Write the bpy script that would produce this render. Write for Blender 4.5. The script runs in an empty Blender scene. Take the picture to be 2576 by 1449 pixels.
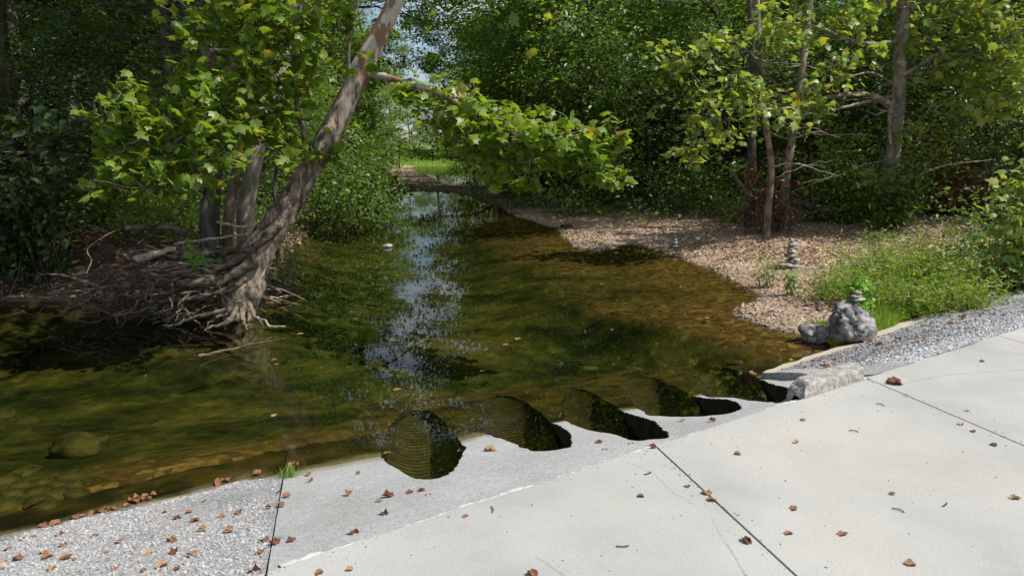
import bpy, math, random
import numpy as np
from mathutils import Vector

scene = bpy.context.scene
COL = scene.collection
random.seed(7)
RNG = np.random.default_rng(11)

# ------------------------------------------------------------------ camera, sky, sun
CH, PT, F = 2.2, math.radians(10.6), 1839.0
cam_d = bpy.data.cameras.new("camera")
cam_d.sensor_width = 36.0
cam_d.lens = 36.0 * F / 2576.0
cam_d.clip_start = 0.05
cam_d.clip_end = 2000.0
cam = bpy.data.objects.new("camera", cam_d)
COL.objects.link(cam)
cam.location = (0, 0, CH)
cam.rotation_euler = (math.pi / 2 - PT, 0, 0)
scene.camera = cam

SUN_AZ, SUN_EL = math.radians(110), math.radians(55)
world = bpy.data.worlds.new("World")
scene.world = world
world.use_nodes = True
wn = world.node_tree.nodes
wl = world.node_tree.links
wn.clear()
sky = wn.new("ShaderNodeTexSky")
sky.sky_type = 'NISHITA'
sky.sun_disc = False
sky.sun_elevation = SUN_EL
sky.sun_rotation = SUN_AZ
sky.air_density = 1.0
sky.dust_density = 1.2
sky.ozone_density = 1.2
wbg = wn.new("ShaderNodeBackground")
wbg.inputs[1].default_value = 0.115
wout = wn.new("ShaderNodeOutputWorld")
wtc = wn.new("ShaderNodeTexCoord")
wmp = wn.new("ShaderNodeMapping"); wmp.inputs["Scale"].default_value = (1.0, 1.0, 2.6)
wl.new(wtc.outputs["Generated"], wmp.inputs[0])
wno = wn.new("ShaderNodeTexNoise"); wno.inputs["Scale"].default_value = 3.2; wno.inputs["Detail"].default_value = 8; wno.inputs["Roughness"].default_value = 0.55
wl.new(wmp.outputs[0], wno.inputs["Vector"])
wmr = wn.new("ShaderNodeMapRange"); wmr.inputs[1].default_value = 0.47; wmr.inputs[2].default_value = 0.64; wmr.inputs[4].default_value = 0.6
wl.new(wno.outputs[0], wmr.inputs[0])
wmx = wn.new("ShaderNodeMix"); wmx.data_type = 'RGBA'
wmx.inputs[7].default_value = (9.0, 9.2, 9.6, 1)
wl.new(wmr.outputs[0], wmx.inputs[0]); wl.new(sky.outputs[0], wmx.inputs[6])
wl.new(wmx.outputs[2], wbg.inputs[0])
wl.new(wbg.outputs[0], wout.inputs[0])

sun_d = bpy.data.lights.new("sun", 'SUN')
sun_d.energy = 5.0
sun_d.angle = math.radians(0.5)
sun_d.color = (1.0, 0.965, 0.91)
sun = bpy.data.objects.new("sun", sun_d)
COL.objects.link(sun)
SD = Vector((math.sin(SUN_AZ) * math.cos(SUN_EL), math.cos(SUN_AZ) * math.cos(SUN_EL), math.sin(SUN_EL)))
sun.rotation_euler = SD.to_track_quat('Z', 'Y').to_euler()
sun.location = (20, 20, 40)

scene.view_settings.view_transform = 'Standard'
scene.view_settings.look = 'None'
scene.view_settings.exposure = 0.22
scene.view_settings.gamma = 1.0
scene.cycles.max_bounces = 10
scene.cycles.diffuse_bounces = 3
scene.cycles.glossy_bounces = 3
scene.cycles.transmission_bounces = 4
scene.cycles.transparent_max_bounces = 12
scene.cycles.sample_clamp_indirect = 6.0

# ------------------------------------------------------------------ helpers
def ray(u, v):
    x = (u - 1288) / F
    y = -(v - 724.5) / F
    return np.array([x, y * math.sin(PT) + math.cos(PT), y * math.cos(PT) - math.sin(PT)])

def P(u, v, z=0.0):                       # a point of the picture on the level z
    r = ray(u, v)
    t = (z - CH) / r[2]
    return np.array([0, 0, CH]) + r * t

def PD(u, v, d):                          # a point of the picture at the distance d north of the camera
    r = ray(u, v)
    return np.array([0, 0, CH]) + r * (d / r[1])

def nrm(a):
    return a / np.maximum(np.linalg.norm(a, axis=-1, keepdims=True), 1e-9)

def sstep(a, b, x):
    t = np.clip((x - a) / (b - a), 0, 1)
    return t * t * (3 - 2 * t)

def _hash(ix, iy, iz):
    n = (ix * 374761393 + iy * 668265263 + iz * 2147483647 + 1013904223) & 0xFFFFFFFF
    n = ((n ^ (n >> 13)) * 1274126177) & 0xFFFFFFFF
    n = (n ^ (n >> 16)) & 0xFFFFFFFF
    return n.astype(np.float64) / 4294967295.0 * 2 - 1

def vnoise(p):
    p = np.asarray(p, float)
    i = np.floor(p).astype(np.int64)
    f = p - i
    w = f * f * (3 - 2 * f)
    r = 0
    for dx in (0, 1):
        for dy in (0, 1):
            for dz in (0, 1):
                h = _hash(i[..., 0] + dx, i[..., 1] + dy, i[..., 2] + dz)
                r = r + h * (w[..., 0] if dx else 1 - w[..., 0]) * (w[..., 1] if dy else 1 - w[..., 1]) * (w[..., 2] if dz else 1 - w[..., 2])
    return r

def fbm(p, o=4):
    a, s, r = 1.0, 1.0, 0.0
    for k in range(o):
        r = r + a * vnoise(np.asarray(p) * s + 17.3 * k)
        a *= 0.5
        s *= 2.03
    return r

class MB:
    """collects vertices and faces for ONE mesh"""
    def __init__(self):
        self.v, self.f, self.m, self.n = [], [], [], 0
    def add(self, V, *Fs, mat=0):
        V = np.asarray(V, float).reshape(-1, 3)
        for Fa in Fs:
            Fa = np.asarray(Fa, np.int64)
            if len(Fa):
                self.f.append(Fa + self.n)
                self.m.append(np.full(len(Fa), mat, np.int32))
        self.v.append(V)
        self.n += len(V)
        return self
    def mesh(self, name, mats, smooth=True, origin=(0, 0, 0)):
        me = bpy.data.meshes.new(name)
        V = np.concatenate(self.v) - np.asarray(origin, float) if self.v else np.zeros((0, 3))
        me.vertices.add(len(V))
        me.vertices.foreach_set("co", V.astype(np.float32).ravel())
        idx = np.concatenate([f.ravel() for f in self.f])
        tot = np.concatenate([np.full(len(f), f.shape[1], np.int32) for f in self.f])
        me.loops.add(len(idx))
        me.loops.foreach_set("vertex_index", idx.astype(np.int32))
        me.polygons.add(len(tot))
        st = np.concatenate([[0], np.cumsum(tot)[:-1]]).astype(np.int32)
        me.polygons.foreach_set("loop_start", st)
        me.polygons.foreach_set("use_smooth", np.full(len(tot), smooth, bool))
        mats = mats if isinstance(mats, (list, tuple)) else [mats]
        for m in mats:
            me.materials.append(m)
        me.polygons.foreach_set("material_index", np.concatenate(self.m))
        me.update(calc_edges=True)
        me.validate()
        return me

def link(name, me, parent=None, loc=(0, 0, 0)):
    o = bpy.data.objects.new(name, me)
    COL.objects.link(o)
    if parent is not None:
        o.parent = parent
    o.location = loc
    return o

def tag(o, label=None, cat=None, group=None, kind=None):
    if label: o["label"] = label
    if cat: o["category"] = cat
    if group: o["group"] = group
    if kind: o["kind"] = kind
    return o

def thing(name, label, cat, loc=(0, 0, 0), group=None, rz=0.0):
    o = bpy.data.objects.new(name, None)
    o.empty_display_size = 0.2
    COL.objects.link(o)
    o.location = loc
    o.rotation_euler = (0, 0, rz)
    return tag(o, label, cat, group)

def dup(root, loc, rz, sc=1.0, label=None, group=None):
    r = root.copy()
    COL.objects.link(r)
    r.location = loc
    r.rotation_euler = (0, 0, rz)
    r.scale = sc if isinstance(sc, tuple) else (sc, sc, sc)
    if label: r["label"] = label
    if group: r["group"] = group
    for ch in list(root.children):
        c = ch.copy()
        COL.objects.link(c)
        c.parent = r
    return r

def resample(pts, n):
    pts = np.asarray(pts, float)
    m = len(pts)
    if m < 3:
        t = np.linspace(0, m - 1, n)
        i = np.clip(t.astype(int), 0, m - 2)
        return pts[i] * (1 - (t - i))[:, None] + pts[i + 1] * (t - i)[:, None]
    ext = np.vstack([2 * pts[0] - pts[1], pts, 2 * pts[-1] - pts[-2]])
    t = np.linspace(0, m - 1, n)
    i = np.clip(t.astype(int), 0, m - 2)
    f = (t - i)[:, None]
    p0, p1, p2, p3 = ext[i], ext[i + 1], ext[i + 2], ext[i + 3]
    return 0.5 * (2 * p1 + (p2 - p0) * f + (2 * p0 - 5 * p1 + 4 * p2 - p3) * f * f + (3 * p1 - p0 - 3 * p2 + p3) * f ** 3)

def tube(pts, rad, seg=8, bump=0.0, bscale=3.0, seed=0.0, cap=True):
    pts = np.asarray(pts, float)
    n = len(pts)
    rad = np.asarray(rad, float) if np.ndim(rad) else np.full(n, float(rad))
    tan = nrm(np.gradient(pts, axis=0))
    ref = np.array([0.31, 0.17, 0.93])
    if abs(tan.mean(0) @ ref) > 0.9 * np.linalg.norm(tan.mean(0)):
        ref = np.array([0.9, 0.3, 0.1])
    a = nrm(np.cross(tan, ref))
    b = np.cross(tan, a)
    th = np.arange(seg) / seg * 2 * math.pi
    c, s = np.cos(th), np.sin(th)
    R = np.repeat(rad[:, None], seg, 1)
    if bump:
        L = np.concatenate([[0], np.cumsum(np.linalg.norm(np.diff(pts, axis=0), axis=1))])
        q = np.stack([np.cos(th)[None] * 1.6 + 0 * L[:, None], np.sin(th)[None] * 1.6 + 0 * L[:, None], L[:, None] * bscale + 0 * th[None]], -1)
        R = R * (1 + bump * fbm(q + seed, 3))
    V = pts[:, None] + R[..., None] * (c[None, :, None] * a[:, None] + s[None, :, None] * b[:, None])
    V = V.reshape(-1, 3)
    i = np.arange(n - 1)[:, None] * seg
    j = np.arange(seg)[None]
    k = (np.arange(seg)[None] + 1) % seg
    Q = np.stack([i + j, i + k, i + seg + k, i + seg + j], -1).reshape(-1, 4)
    if cap:
        V = np.vstack([V, pts[0:1], pts[-1:]])
        jj = np.arange(seg)
        kk = (jj + 1) % seg
        T = np.concatenate([np.stack([kk, jj, np.full(seg, n * seg)], -1),
                            np.stack([(n - 1) * seg + jj, (n - 1) * seg + kk, np.full(seg, n * seg + 1)], -1)])
        return V, Q, T
    return V, Q, np.zeros((0, 3), int)

def wob(p0, p1, n, amp, rng, sag=0.0):
    """a wandering path between two points"""
    p0, p1 = np.asarray(p0, float), np.asarray(p1, float)
    t = np.linspace(0, 1, n)[:, None]
    p = p0 + (p1 - p0) * t
    w = rng.normal(0, 1, (n, 3)) * amp
    w = np.cumsum(w, 0)
    w -= w[0] + (w[-1] - w[0]) * t
    p = p + w
    p[:, 2] -= sag * np.sin(t[:, 0] * math.pi)
    return p

_ico = {}
def ico(sub):
    if sub in _ico:
        return _ico[sub]
    import bmesh
    bm = bmesh.new()
    bmesh.ops.create_icosphere(bm, subdivisions=sub, radius=1.0)
    bm.verts.ensure_lookup_table()
    V = np.array([v.co[:] for v in bm.verts])
    T = np.array([[v.index for v in f.verts] for f in bm.faces])
    bm.free()
    _ico[sub] = (V, T)
    return V, T

def rock(size, seed, sub=4, rough=0.35, flat=0.0, pits=0.0, cuts=7):
    """an angular stone: a sphere planed by random cuts, then weathered"""
    r = np.random.default_rng(seed)
    V, T = ico(sub)
    V = V.copy()
    for k in range(cuts):
        n = nrm(r.normal(0, 1, 3))
        h = r.uniform(0.62, 0.9)
        d = V @ n - h
        V = V - np.where(d > 0, d * 0.88, 0)[:, None] * n
    V = V * (1 + rough * 0.35 * fbm(V * 1.7 + seed * 3.1, 5))[:, None]
    if pits:
        q = vnoise(V * 5.0 + seed) + 0.5 * vnoise(V * 10 + seed)
        V = V * (1 - pits * np.clip(q - 0.25, 0, 1))[:, None]
        V = V * (1 + 0.02 * fbm(V * 14 + seed, 3))[:, None]
    V = V * np.asarray(size) * 0.5
    return V, T

# ------------------------------------------------------------------ materials
def newmat(name):
    m = bpy.data.materials.new(name)
    m.use_nodes = True
    nt = m.node_tree
    nt.nodes.clear()
    return m, nt, nt.nodes, nt.links

def ramp(nodes, stops, interp='LINEAR'):
    r = nodes.new("ShaderNodeValToRGB")
    r.color_ramp.interpolation = interp
    el = r.color_ramp.elements
    while len(el) < len(stops):
        el.new(0.5)
    for e, (p, c) in zip(el, stops):
        e.position = p
        e.color = (c[0], c[1], c[2], 1)
    return r

def leaf_mat(name, cols, trans=0.38, rough=0.42, spec=0.45, tcol=None):
    m, nt, N, L = newmat(name)
    g = N.new("ShaderNodeNewGeometry")
    n = len(cols)
    r = ramp(N, [(i / (n - 1), c) for i, c in enumerate(cols)])
    L.new(g.outputs["Random Per Island"], r.inputs[0])
    pb = N.new("ShaderNodeBsdfPrincipled")
    pb.inputs["Roughness"].default_value = rough
    pb.inputs["Specular IOR Level"].default_value = spec
    L.new(r.outputs[0], pb.inputs["Base Color"])
    tr = N.new("ShaderNodeBsdfTranslucent")
    mx = N.new("ShaderNodeMix")
    mx.data_type = 'RGBA'
    mx.blend_type = 'MULTIPLY'
    mx.inputs[0].default_value = 1.0
    L.new(r.outputs[0], mx.inputs[6])
    mx.inputs[7].default_value = (*(tcol or (2.2, 2.0, 0.7)), 1)
    L.new(mx.outputs[2], tr.inputs[0])
    ms = N.new("ShaderNodeMixShader")
    ms.inputs[0].default_value = trans
    L.new(pb.outputs[0], ms.inputs[1])
    L.new(tr.outputs[0], ms.inputs[2])
    o = N.new("ShaderNodeOutputMaterial")
    L.new(ms.outputs[0], o.inputs[0])
    return m

def surf_mat(name, stops, scale=4.0, detail=6, rough=0.9, bump=0.3, bdist=0.02, bscale=None, stretch=(1, 1, 1),
             stops2=None, scale2=0.6, spec=0.25, fine=None, coord="Object", distort=0.0, algae=False):
    """a weathered surface: two layers of noise colour and a bump"""
    m, nt, N, L = newmat(name)
    tc = N.new("ShaderNodeTexCoord")
    mp = N.new("ShaderNodeMapping")
    mp.inputs["Scale"].default_value = stretch
    L.new(tc.outputs[coord], mp.inputs[0])
    no = N.new("ShaderNodeTexNoise")
    no.inputs["Scale"].default_value = scale
    no.inputs["Detail"].default_value = detail
    no.inputs["Roughness"].default_value = 0.65
    no.inputs["Distortion"].default_value = distort
    L.new(mp.outputs[0], no.inputs["Vector"])
    r = ramp(N, stops)
    L.new(no.outputs[0], r.inputs[0])
    col = r.outputs[0]
    if stops2:
        n2 = N.new("ShaderNodeTexNoise")
        n2.inputs["Scale"].default_value = scale2
        n2.inputs["Detail"].default_value = 9
        n2.inputs["Roughness"].default_value = 0.6
        L.new(mp.outputs[0], n2.inputs["Vector"])
        r2 = ramp(N, stops2)
        L.new(n2.outputs[0], r2.inputs[0])
        mx = N.new("ShaderNodeMix")
        mx.data_type = 'RGBA'
        mx.blend_type = 'MULTIPLY'
        mx.inputs[0].default_value = 1
        L.new(col, mx.inputs[6])
        L.new(r2.outputs[0], mx.inputs[7])
        col = mx.outputs[2]
    if fine:
        vo = N.new("ShaderNodeTexNoise")
        vo.inputs["Scale"].default_value = fine[0]
        vo.inputs["Detail"].default_value = 2
        L.new(tc.outputs[coord], vo.inputs["Vector"])
        r3 = ramp(N, fine[1])
        L.new(vo.outputs[0], r3.inputs[0])
        mx = N.new("ShaderNodeMix")
        mx.data_type = 'RGBA'
        mx.blend_type = 'MULTIPLY'
        mx.inputs[0].default_value = 1
        L.new(col, mx.inputs[6])
        L.new(r3.outputs[0], mx.inputs[7])
        col = mx.outputs[2]
    if algae:                                   # algae grown over whatever stays under water
        ge = N.new("ShaderNodeNewGeometry")
        sz = N.new("ShaderNodeSeparateXYZ"); L.new(ge.outputs["Position"], sz.inputs[0])
        na = N.new("ShaderNodeTexNoise"); na.inputs["Scale"].default_value = 3.0; na.inputs["Detail"].default_value = 8
        L.new(ge.outputs["Position"], na.inputs["Vector"])
        md = N.new("ShaderNodeMath"); md.operation = 'MULTIPLY_ADD'; md.inputs[1].default_value = 0.07
        L.new(na.outputs[0], md.inputs[0]); L.new(sz.outputs[2], md.inputs[2])
        fr = N.new("ShaderNodeMapRange"); fr.inputs[1].default_value = 0.032; fr.inputs[2].default_value = 0.004
        L.new(md.outputs[0], fr.inputs[0])
        ra = ramp(N, [(0.38, (0.018, 0.018, 0.006)), (0.5, (0.058, 0.050, 0.013)), (0.62, (0.12, 0.092, 0.025))])
        L.new(na.outputs[0], ra.inputs[0])
        mx = N.new("ShaderNodeMix"); mx.data_type = 'RGBA'
        L.new(fr.outputs[0], mx.inputs[0]); L.new(col, mx.inputs[6]); L.new(ra.outputs[0], mx.inputs[7])
        wt = N.new("ShaderNodeMapRange"); wt.inputs[1].default_value = 0.038; wt.inputs[2].default_value = 0.075   # damp, sandy margin at the waterline
        L.new(md.outputs[0], wt.inputs[0])
        rw = ramp(N, [(0, (0.60, 0.53, 0.42)), (1, (1, 1, 1))])
        L.new(wt.outputs[0], rw.inputs[0])
        mw = N.new("ShaderNodeMix"); mw.data_type = 'RGBA'; mw.blend_type = 'MULTIPLY'; mw.inputs[0].default_value = 1
        L.new(mx.outputs[2], mw.inputs[6]); L.new(rw.outputs[0], mw.inputs[7])
        col = mw.outputs[2]
    pb = N.new("ShaderNodeBsdfPrincipled")
    pb.inputs["Roughness"].default_value = rough
    pb.inputs["Specular IOR Level"].default_value = spec
    L.new(col, pb.inputs["Base Color"])
    if bump:
        nb = N.new("ShaderNodeTexNoise")
        nb.inputs["Scale"].default_value = bscale or scale * 3
        nb.inputs["Detail"].default_value = 8
        nb.inputs["Roughness"].default_value = 0.7
        L.new(mp.outputs[0], nb.inputs["Vector"])
        bp = N.new("ShaderNodeBump")
        bp.inputs["Strength"].default_value = bump
        bp.inputs["Distance"].default_value = bdist
        L.new(nb.outputs[0], bp.inputs["Height"])
        L.new(bp.outputs[0], pb.inputs["Normal"])
    o = N.new("ShaderNodeOutputMaterial")
    L.new(pb.outputs[0], o.inputs[0])
    return m

def island_mat(name, cols, rough=0.9, spec=0.25, nscale=0, interp='LINEAR'):
    m, nt, N, L = newmat(name)
    g = N.new("ShaderNodeNewGeometry")
    n = len(cols)
    r = ramp(N, [(i / max(n - 1, 1), c) for i, c in enumerate(cols)], interp)
    L.new(g.outputs["Random Per Island"], r.inputs[0])
    col = r.outputs[0]
    if nscale:
        tc = N.new("ShaderNodeTexCoord")
        no = N.new("ShaderNodeTexNoise")
        no.inputs["Scale"].default_value = nscale
        no.inputs["Detail"].default_value = 4
        L.new(tc.outputs["Object"], no.inputs["Vector"])
        r2 = ramp(N, [(0.3, (0.55, 0.55, 0.55)), (0.7, (1.25, 1.22, 1.18))])
        L.new(no.outputs[0], r2.inputs[0])
        mx = N.new("ShaderNodeMix")
        mx.data_type = 'RGBA'
        mx.blend_type = 'MULTIPLY'
        mx.inputs[0].default_value = 1
        L.new(col, mx.inputs[6])
        L.new(r2.outputs[0], mx.inputs[7])
        col = mx.outputs[2]
    pb = N.new("ShaderNodeBsdfPrincipled")
    pb.inputs["Roughness"].default_value = rough
    pb.inputs["Specular IOR Level"].default_value = spec
    L.new(col, pb.inputs["Base Color"])
    o = N.new("ShaderNodeOutputMaterial")
    L.new(pb.outputs[0], o.inputs[0])
    return m

M = {}
M['syc'] = leaf_mat("sycamore_leaf", [(0.08, 0.14, 0.018), (0.12, 0.20, 0.022), (0.16, 0.25, 0.028), (0.19, 0.28, 0.03), (0.12, 0.20, 0.025), (0.20, 0.28, 0.03), (0.14, 0.22, 0.025), (0.10, 0.17, 0.02), (0.17, 0.26, 0.028), (0.11, 0.19, 0.025), (0.20, 0.28, 0.035), (0.14, 0.23, 0.028), (0.12, 0.21, 0.025), (0.26, 0.28, 0.04), (0.15, 0.23, 0.028), (0.10, 0.18, 0.025), (0.16, 0.25, 0.028), (0.28, 0.20, 0.04)], trans=0.46, spec=0.5)
M['syc2'] = leaf_mat("yellowing_leaf", [(0.12, 0.20, 0.04), (0.18, 0.28, 0.05), (0.23, 0.32, 0.07), (0.16, 0.25, 0.05), (0.28, 0.34, 0.09), (0.14, 0.23, 0.045), (0.32, 0.30, 0.07), (0.13, 0.21, 0.045)], trans=0.4, spec=0.6)
M['leaf_a'] = leaf_mat("forest_leaf", [(0.05, 0.105, 0.02), (0.08, 0.155, 0.028), (0.115, 0.20, 0.035), (0.07, 0.14, 0.027), (0.155, 0.235, 0.045), (0.06, 0.12, 0.022)], trans=0.38, spec=0.55)
M['leaf_b'] = leaf_mat("fresh_leaf", [(0.09, 0.175, 0.028), (0.14, 0.24, 0.035), (0.185, 0.285, 0.045), (0.115, 0.21, 0.033), (0.21, 0.29, 0.055)], trans=0.38)
M['leaf_d'] = leaf_mat("dark_leaf", [(0.022, 0.042, 0.011), (0.035, 0.062, 0.014), (0.05, 0.085, 0.018), (0.026, 0.052, 0.014)], trans=0.28)  # dark leaves, darkened further to stand for shade in the left woods
M['leaf_c'] = leaf_mat("cedar_needles", [(0.05, 0.07, 0.035), (0.075, 0.095, 0.045), (0.09, 0.10, 0.05), (0.05, 0.065, 0.035)], trans=0.15)
M['leaf_w'] = leaf_mat("willow_leaf", [(0.12, 0.19, 0.03), (0.17, 0.26, 0.04), (0.22, 0.31, 0.05), (0.14, 0.23, 0.035), (0.26, 0.31, 0.07)], trans=0.35)
M['leaf_s'] = leaf_mat("sapling_leaf", [(0.10, 0.24, 0.03), (0.15, 0.32, 0.04), (0.20, 0.36, 0.05)], trans=0.42)
M['grass'] = leaf_mat("grass_blade", [(0.09, 0.19, 0.02), (0.15, 0.28, 0.03), (0.20, 0.33, 0.04), (0.13, 0.23, 0.03), (0.25, 0.27, 0.08)], trans=0.4)
M['dead'] = leaf_mat("dead_leaf", [(0.16, 0.065, 0.03), (0.22, 0.085, 0.04), (0.12, 0.05, 0.028), (0.26, 0.12, 0.06)], trans=0.15, spec=0.15, tcol=(1.4, 0.9, 0.6))
M['dry'] = leaf_mat("dry_leaf", [(0.25, 0.115, 0.058), (0.34, 0.18, 0.095), (0.19, 0.085, 0.045), (0.38, 0.23, 0.13)], trans=0.10, spec=0.2, rough=0.6, tcol=(1.2, 0.9, 0.7))
M['dry2'] = leaf_mat("dark_dry_leaf", [(0.10, 0.04, 0.025), (0.16, 0.06, 0.035)], trans=0.06, spec=0.25, rough=0.55, tcol=(1.2, 0.9, 0.7))
M['dry3'] = leaf_mat("tan_dry_leaf", [(0.36, 0.23, 0.115), (0.30, 0.18, 0.09)], trans=0.10, spec=0.2, rough=0.6, tcol=(1.2, 0.9, 0.7))
M['litter'] = island_mat("leaf_litter", [(0.36, 0.24, 0.145), (0.48, 0.35, 0.23), (0.27, 0.165, 0.10), (0.58, 0.46, 0.32), (0.40, 0.26, 0.155), (0.19, 0.115, 0.07), (0.50, 0.39, 0.27), (0.56, 0.42, 0.20)])
M['chips'] = island_mat("gravel_chips", [(0.20, 0.197, 0.19), (0.33, 0.325, 0.315), (0.41, 0.405, 0.395), (0.29, 0.285, 0.28), (0.47, 0.465, 0.455), (0.36, 0.35, 0.335), (0.25, 0.245, 0.235), (0.43, 0.425, 0.415)])
M['chips_d'] = island_mat("grey_chips", [(0.10, 0.10, 0.105), (0.22, 0.22, 0.22), (0.31, 0.30, 0.30), (0.17, 0.17, 0.175), (0.38, 0.375, 0.37), (0.25, 0.24, 0.23)])
M['chips_w'] = island_mat("white_chips", [(0.40, 0.40, 0.40), (0.56, 0.56, 0.56), (0.48, 0.48, 0.48), (0.62, 0.62, 0.62), (0.34, 0.34, 0.34)])
M['pebble'] = island_mat("creek_pebbles", [(0.32, 0.23, 0.17), (0.45, 0.34, 0.26), (0.23, 0.17, 0.13), (0.54, 0.44, 0.36), (0.38, 0.27, 0.20), (0.30, 0.24, 0.20)], nscale=30)

def bark(name, lo, hi, stretch=(1, 1, 0.25), sc=9, bump=0.9, bd=0.03):
    return surf_mat(name, [(0.38, lo), (0.5, tuple((a + b) / 2 for a, b in zip(lo, hi))), (0.63, hi)], scale=sc, detail=8, rough=0.95, bump=bump, bdist=bd, bscale=sc * 1.6, stretch=stretch,
                    stops2=[(0.3, (0.6, 0.6, 0.6)), (0.7, (1.2, 1.2, 1.15))], scale2=1.4, spec=0.1)
M['bark'] = bark("grey_bark", (0.05, 0.042, 0.036), (0.16, 0.14, 0.12))
M['bark_b'] = bark("brown_bark", (0.065, 0.045, 0.032), (0.20, 0.15, 0.11))
M['bark_p'] = bark("pale_bark", (0.13, 0.105, 0.08), (0.42, 0.36, 0.29), stretch=(1, 1, 0.5), sc=6, bump=0.5)
M['root'] = bark("root_wood", (0.035, 0.026, 0.018), (0.24, 0.19, 0.14), stretch=(0.5, 1, 1), sc=15, bump=1.0, bd=0.02)
M['drift'] = bark("driftwood", (0.26, 0.19, 0.14), (0.54, 0.44, 0.35), stretch=(1, 1, 1), sc=14, bump=0.5, bd=0.01)
M['twig'] = bark("twig", (0.12, 0.09, 0.07), (0.34, 0.28, 0.23), stretch=(1, 1, 1), sc=10, bump=0.0)

def sycamore_bark():
    m, nt, N, L = newmat("sycamore_bark")
    tc = N.new("ShaderNodeTexCoord")
    sep = N.new("ShaderNodeSeparateXYZ")
    L.new(tc.outputs["Object"], sep.inputs[0])
    mp = N.new("ShaderNodeMapping")
    mp.inputs["Rotation"].default_value = (0, math.radians(-32), 0)
    mp.inputs["Scale"].default_value = (1, 1, 0.35)
    L.new(tc.outputs["Object"], mp.inputs[0])
    n1 = N.new("ShaderNodeTexNoise"); n1.inputs["Scale"].default_value = 13; n1.inputs["Detail"].default_value = 10; n1.inputs["Roughness"].default_value = 0.72
    L.new(mp.outputs[0], n1.inputs["Vector"])
    rough = ramp(N, [(0.38, (0.05, 0.038, 0.03)), (0.48, (0.17, 0.13, 0.10)), (0.60, (0.42, 0.34, 0.26))])
    L.new(n1.outputs[0], rough.inputs[0])
    n2 = N.new("ShaderNodeTexNoise"); n2.inputs["Scale"].default_value = 5.0; n2.inputs["Detail"].default_value = 4; n2.inputs["Roughness"].default_value = 0.55
    L.new(mp.outputs[0], n2.inputs["Vector"])
    plate = ramp(N, [(0.0, (0.52, 0.48, 0.42)), (0.50, (0.46, 0.40, 0.33)), (0.53, (0.25, 0.15, 0.10)), (1, (0.17, 0.10, 0.07))])
    L.new(n2.outputs[0], plate.inputs[0])
    n3 = N.new("ShaderNodeTexNoise"); n3.inputs["Scale"].default_value = 4.0; n3.inputs["Detail"].default_value = 5
    L.new(mp.outputs[0], n3.inputs["Vector"])
    ad = N.new("ShaderNodeMath"); ad.operation = 'MULTIPLY_ADD'
    L.new(n3.outputs[0], ad.inputs[0]); ad.inputs[1].default_value = 1.7; L.new(sep.outputs[2], ad.inputs[2])
    fa = N.new("ShaderNodeMapRange")
    fa.inputs[1].default_value = 3.55; fa.inputs[2].default_value = 4.0
    L.new(ad.outputs[0], fa.inputs[0])
    mx = N.new("ShaderNodeMix"); mx.data_type = 'RGBA'
    L.new(fa.outputs[0], mx.inputs[0]); L.new(rough.outputs[0], mx.inputs[6]); L.new(plate.outputs[0], mx.inputs[7])
    pb = N.new("ShaderNodeBsdfPrincipled")
    pb.inputs["Roughness"].default_value = 0.9
    pb.inputs["Specular IOR Level"].default_value = 0.15
    L.new(mx.outputs[2], pb.inputs["Base Color"])
    inv = N.new("ShaderNodeMapRange"); inv.inputs[3].default_value = 1.0; inv.inputs[4].default_value = 0.15
    L.new(fa.outputs[0], inv.inputs[0])
    bp = N.new("ShaderNodeBump"); bp.inputs["Distance"].default_value = 0.05
    L.new(inv.outputs[0], bp.inputs["Strength"]); L.new(n1.outputs[0], bp.inputs["Height"])
    L.new(bp.outputs[0], pb.inputs["Normal"])
    o = N.new("ShaderNodeOutputMaterial")
    L.new(pb.outputs[0], o.inputs[0])
    return m
M['sycbark'] = sycamore_bark()

M['concrete'] = surf_mat("deck_concrete", [(0.3, (0.322, 0.319, 0.300)), (0.5, (0.362, 0.357, 0.337)), (0.7, (0.395, 0.389, 0.369))], scale=1.1, detail=8, rough=0.85, bump=0.22, bdist=0.004, bscale=60,
                         stops2=[(0.32, (0.80, 0.82, 0.81)), (0.45, (0.95, 0.955, 0.95)), (0.56, (1.0, 0.99, 0.965)), (0.70, (1.06, 1.01, 0.95))], scale2=0.8, spec=0.25,
                         fine=(110, [(0.30, (0.78, 0.78, 0.77)), (0.42, (0.97, 0.97, 0.97)), (0.62, (1.02, 1.02, 1.02)), (0.72, (1.16, 1.16, 1.16))]))
M['apron'] = surf_mat("apron_concrete", [(0.3, (0.305, 0.303, 0.294)), (0.5, (0.365, 0.365, 0.358)), (0.7, (0.43, 0.432, 0.428))], scale=34, detail=5, rough=0.9, bump=0.8, bdist=0.012, bscale=55,
                      stops2=[(0.3, (0.86, 0.85, 0.82)), (0.5, (1, 1, 1)), (0.72, (1.06, 1.06, 1.07))], scale2=1.3, spec=0.2,
                      fine=(150, [(0.32, (0.66, 0.66, 0.66)), (0.46, (1, 1, 1)), (0.62, (1.12, 1.12, 1.12))]), algae=True)
M['spall'] = surf_mat("spalled_concrete", [(0.3, (0.42, 0.39, 0.34)), (0.5, (0.60, 0.58, 0.54)), (0.7, (0.70, 0.69, 0.67))], scale=22, detail=5, rough=0.9, bump=0.9, bdist=0.012, bscale=40, spec=0.2)
M['kerb'] = surf_mat("kerb_concrete", [(0.36, (0.20, 0.18, 0.155)), (0.5, (0.33, 0.31, 0.28)), (0.64, (0.44, 0.42, 0.39))], scale=26, detail=6, rough=0.92, bump=1.0, bdist=0.014, bscale=45, spec=0.2)
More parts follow.
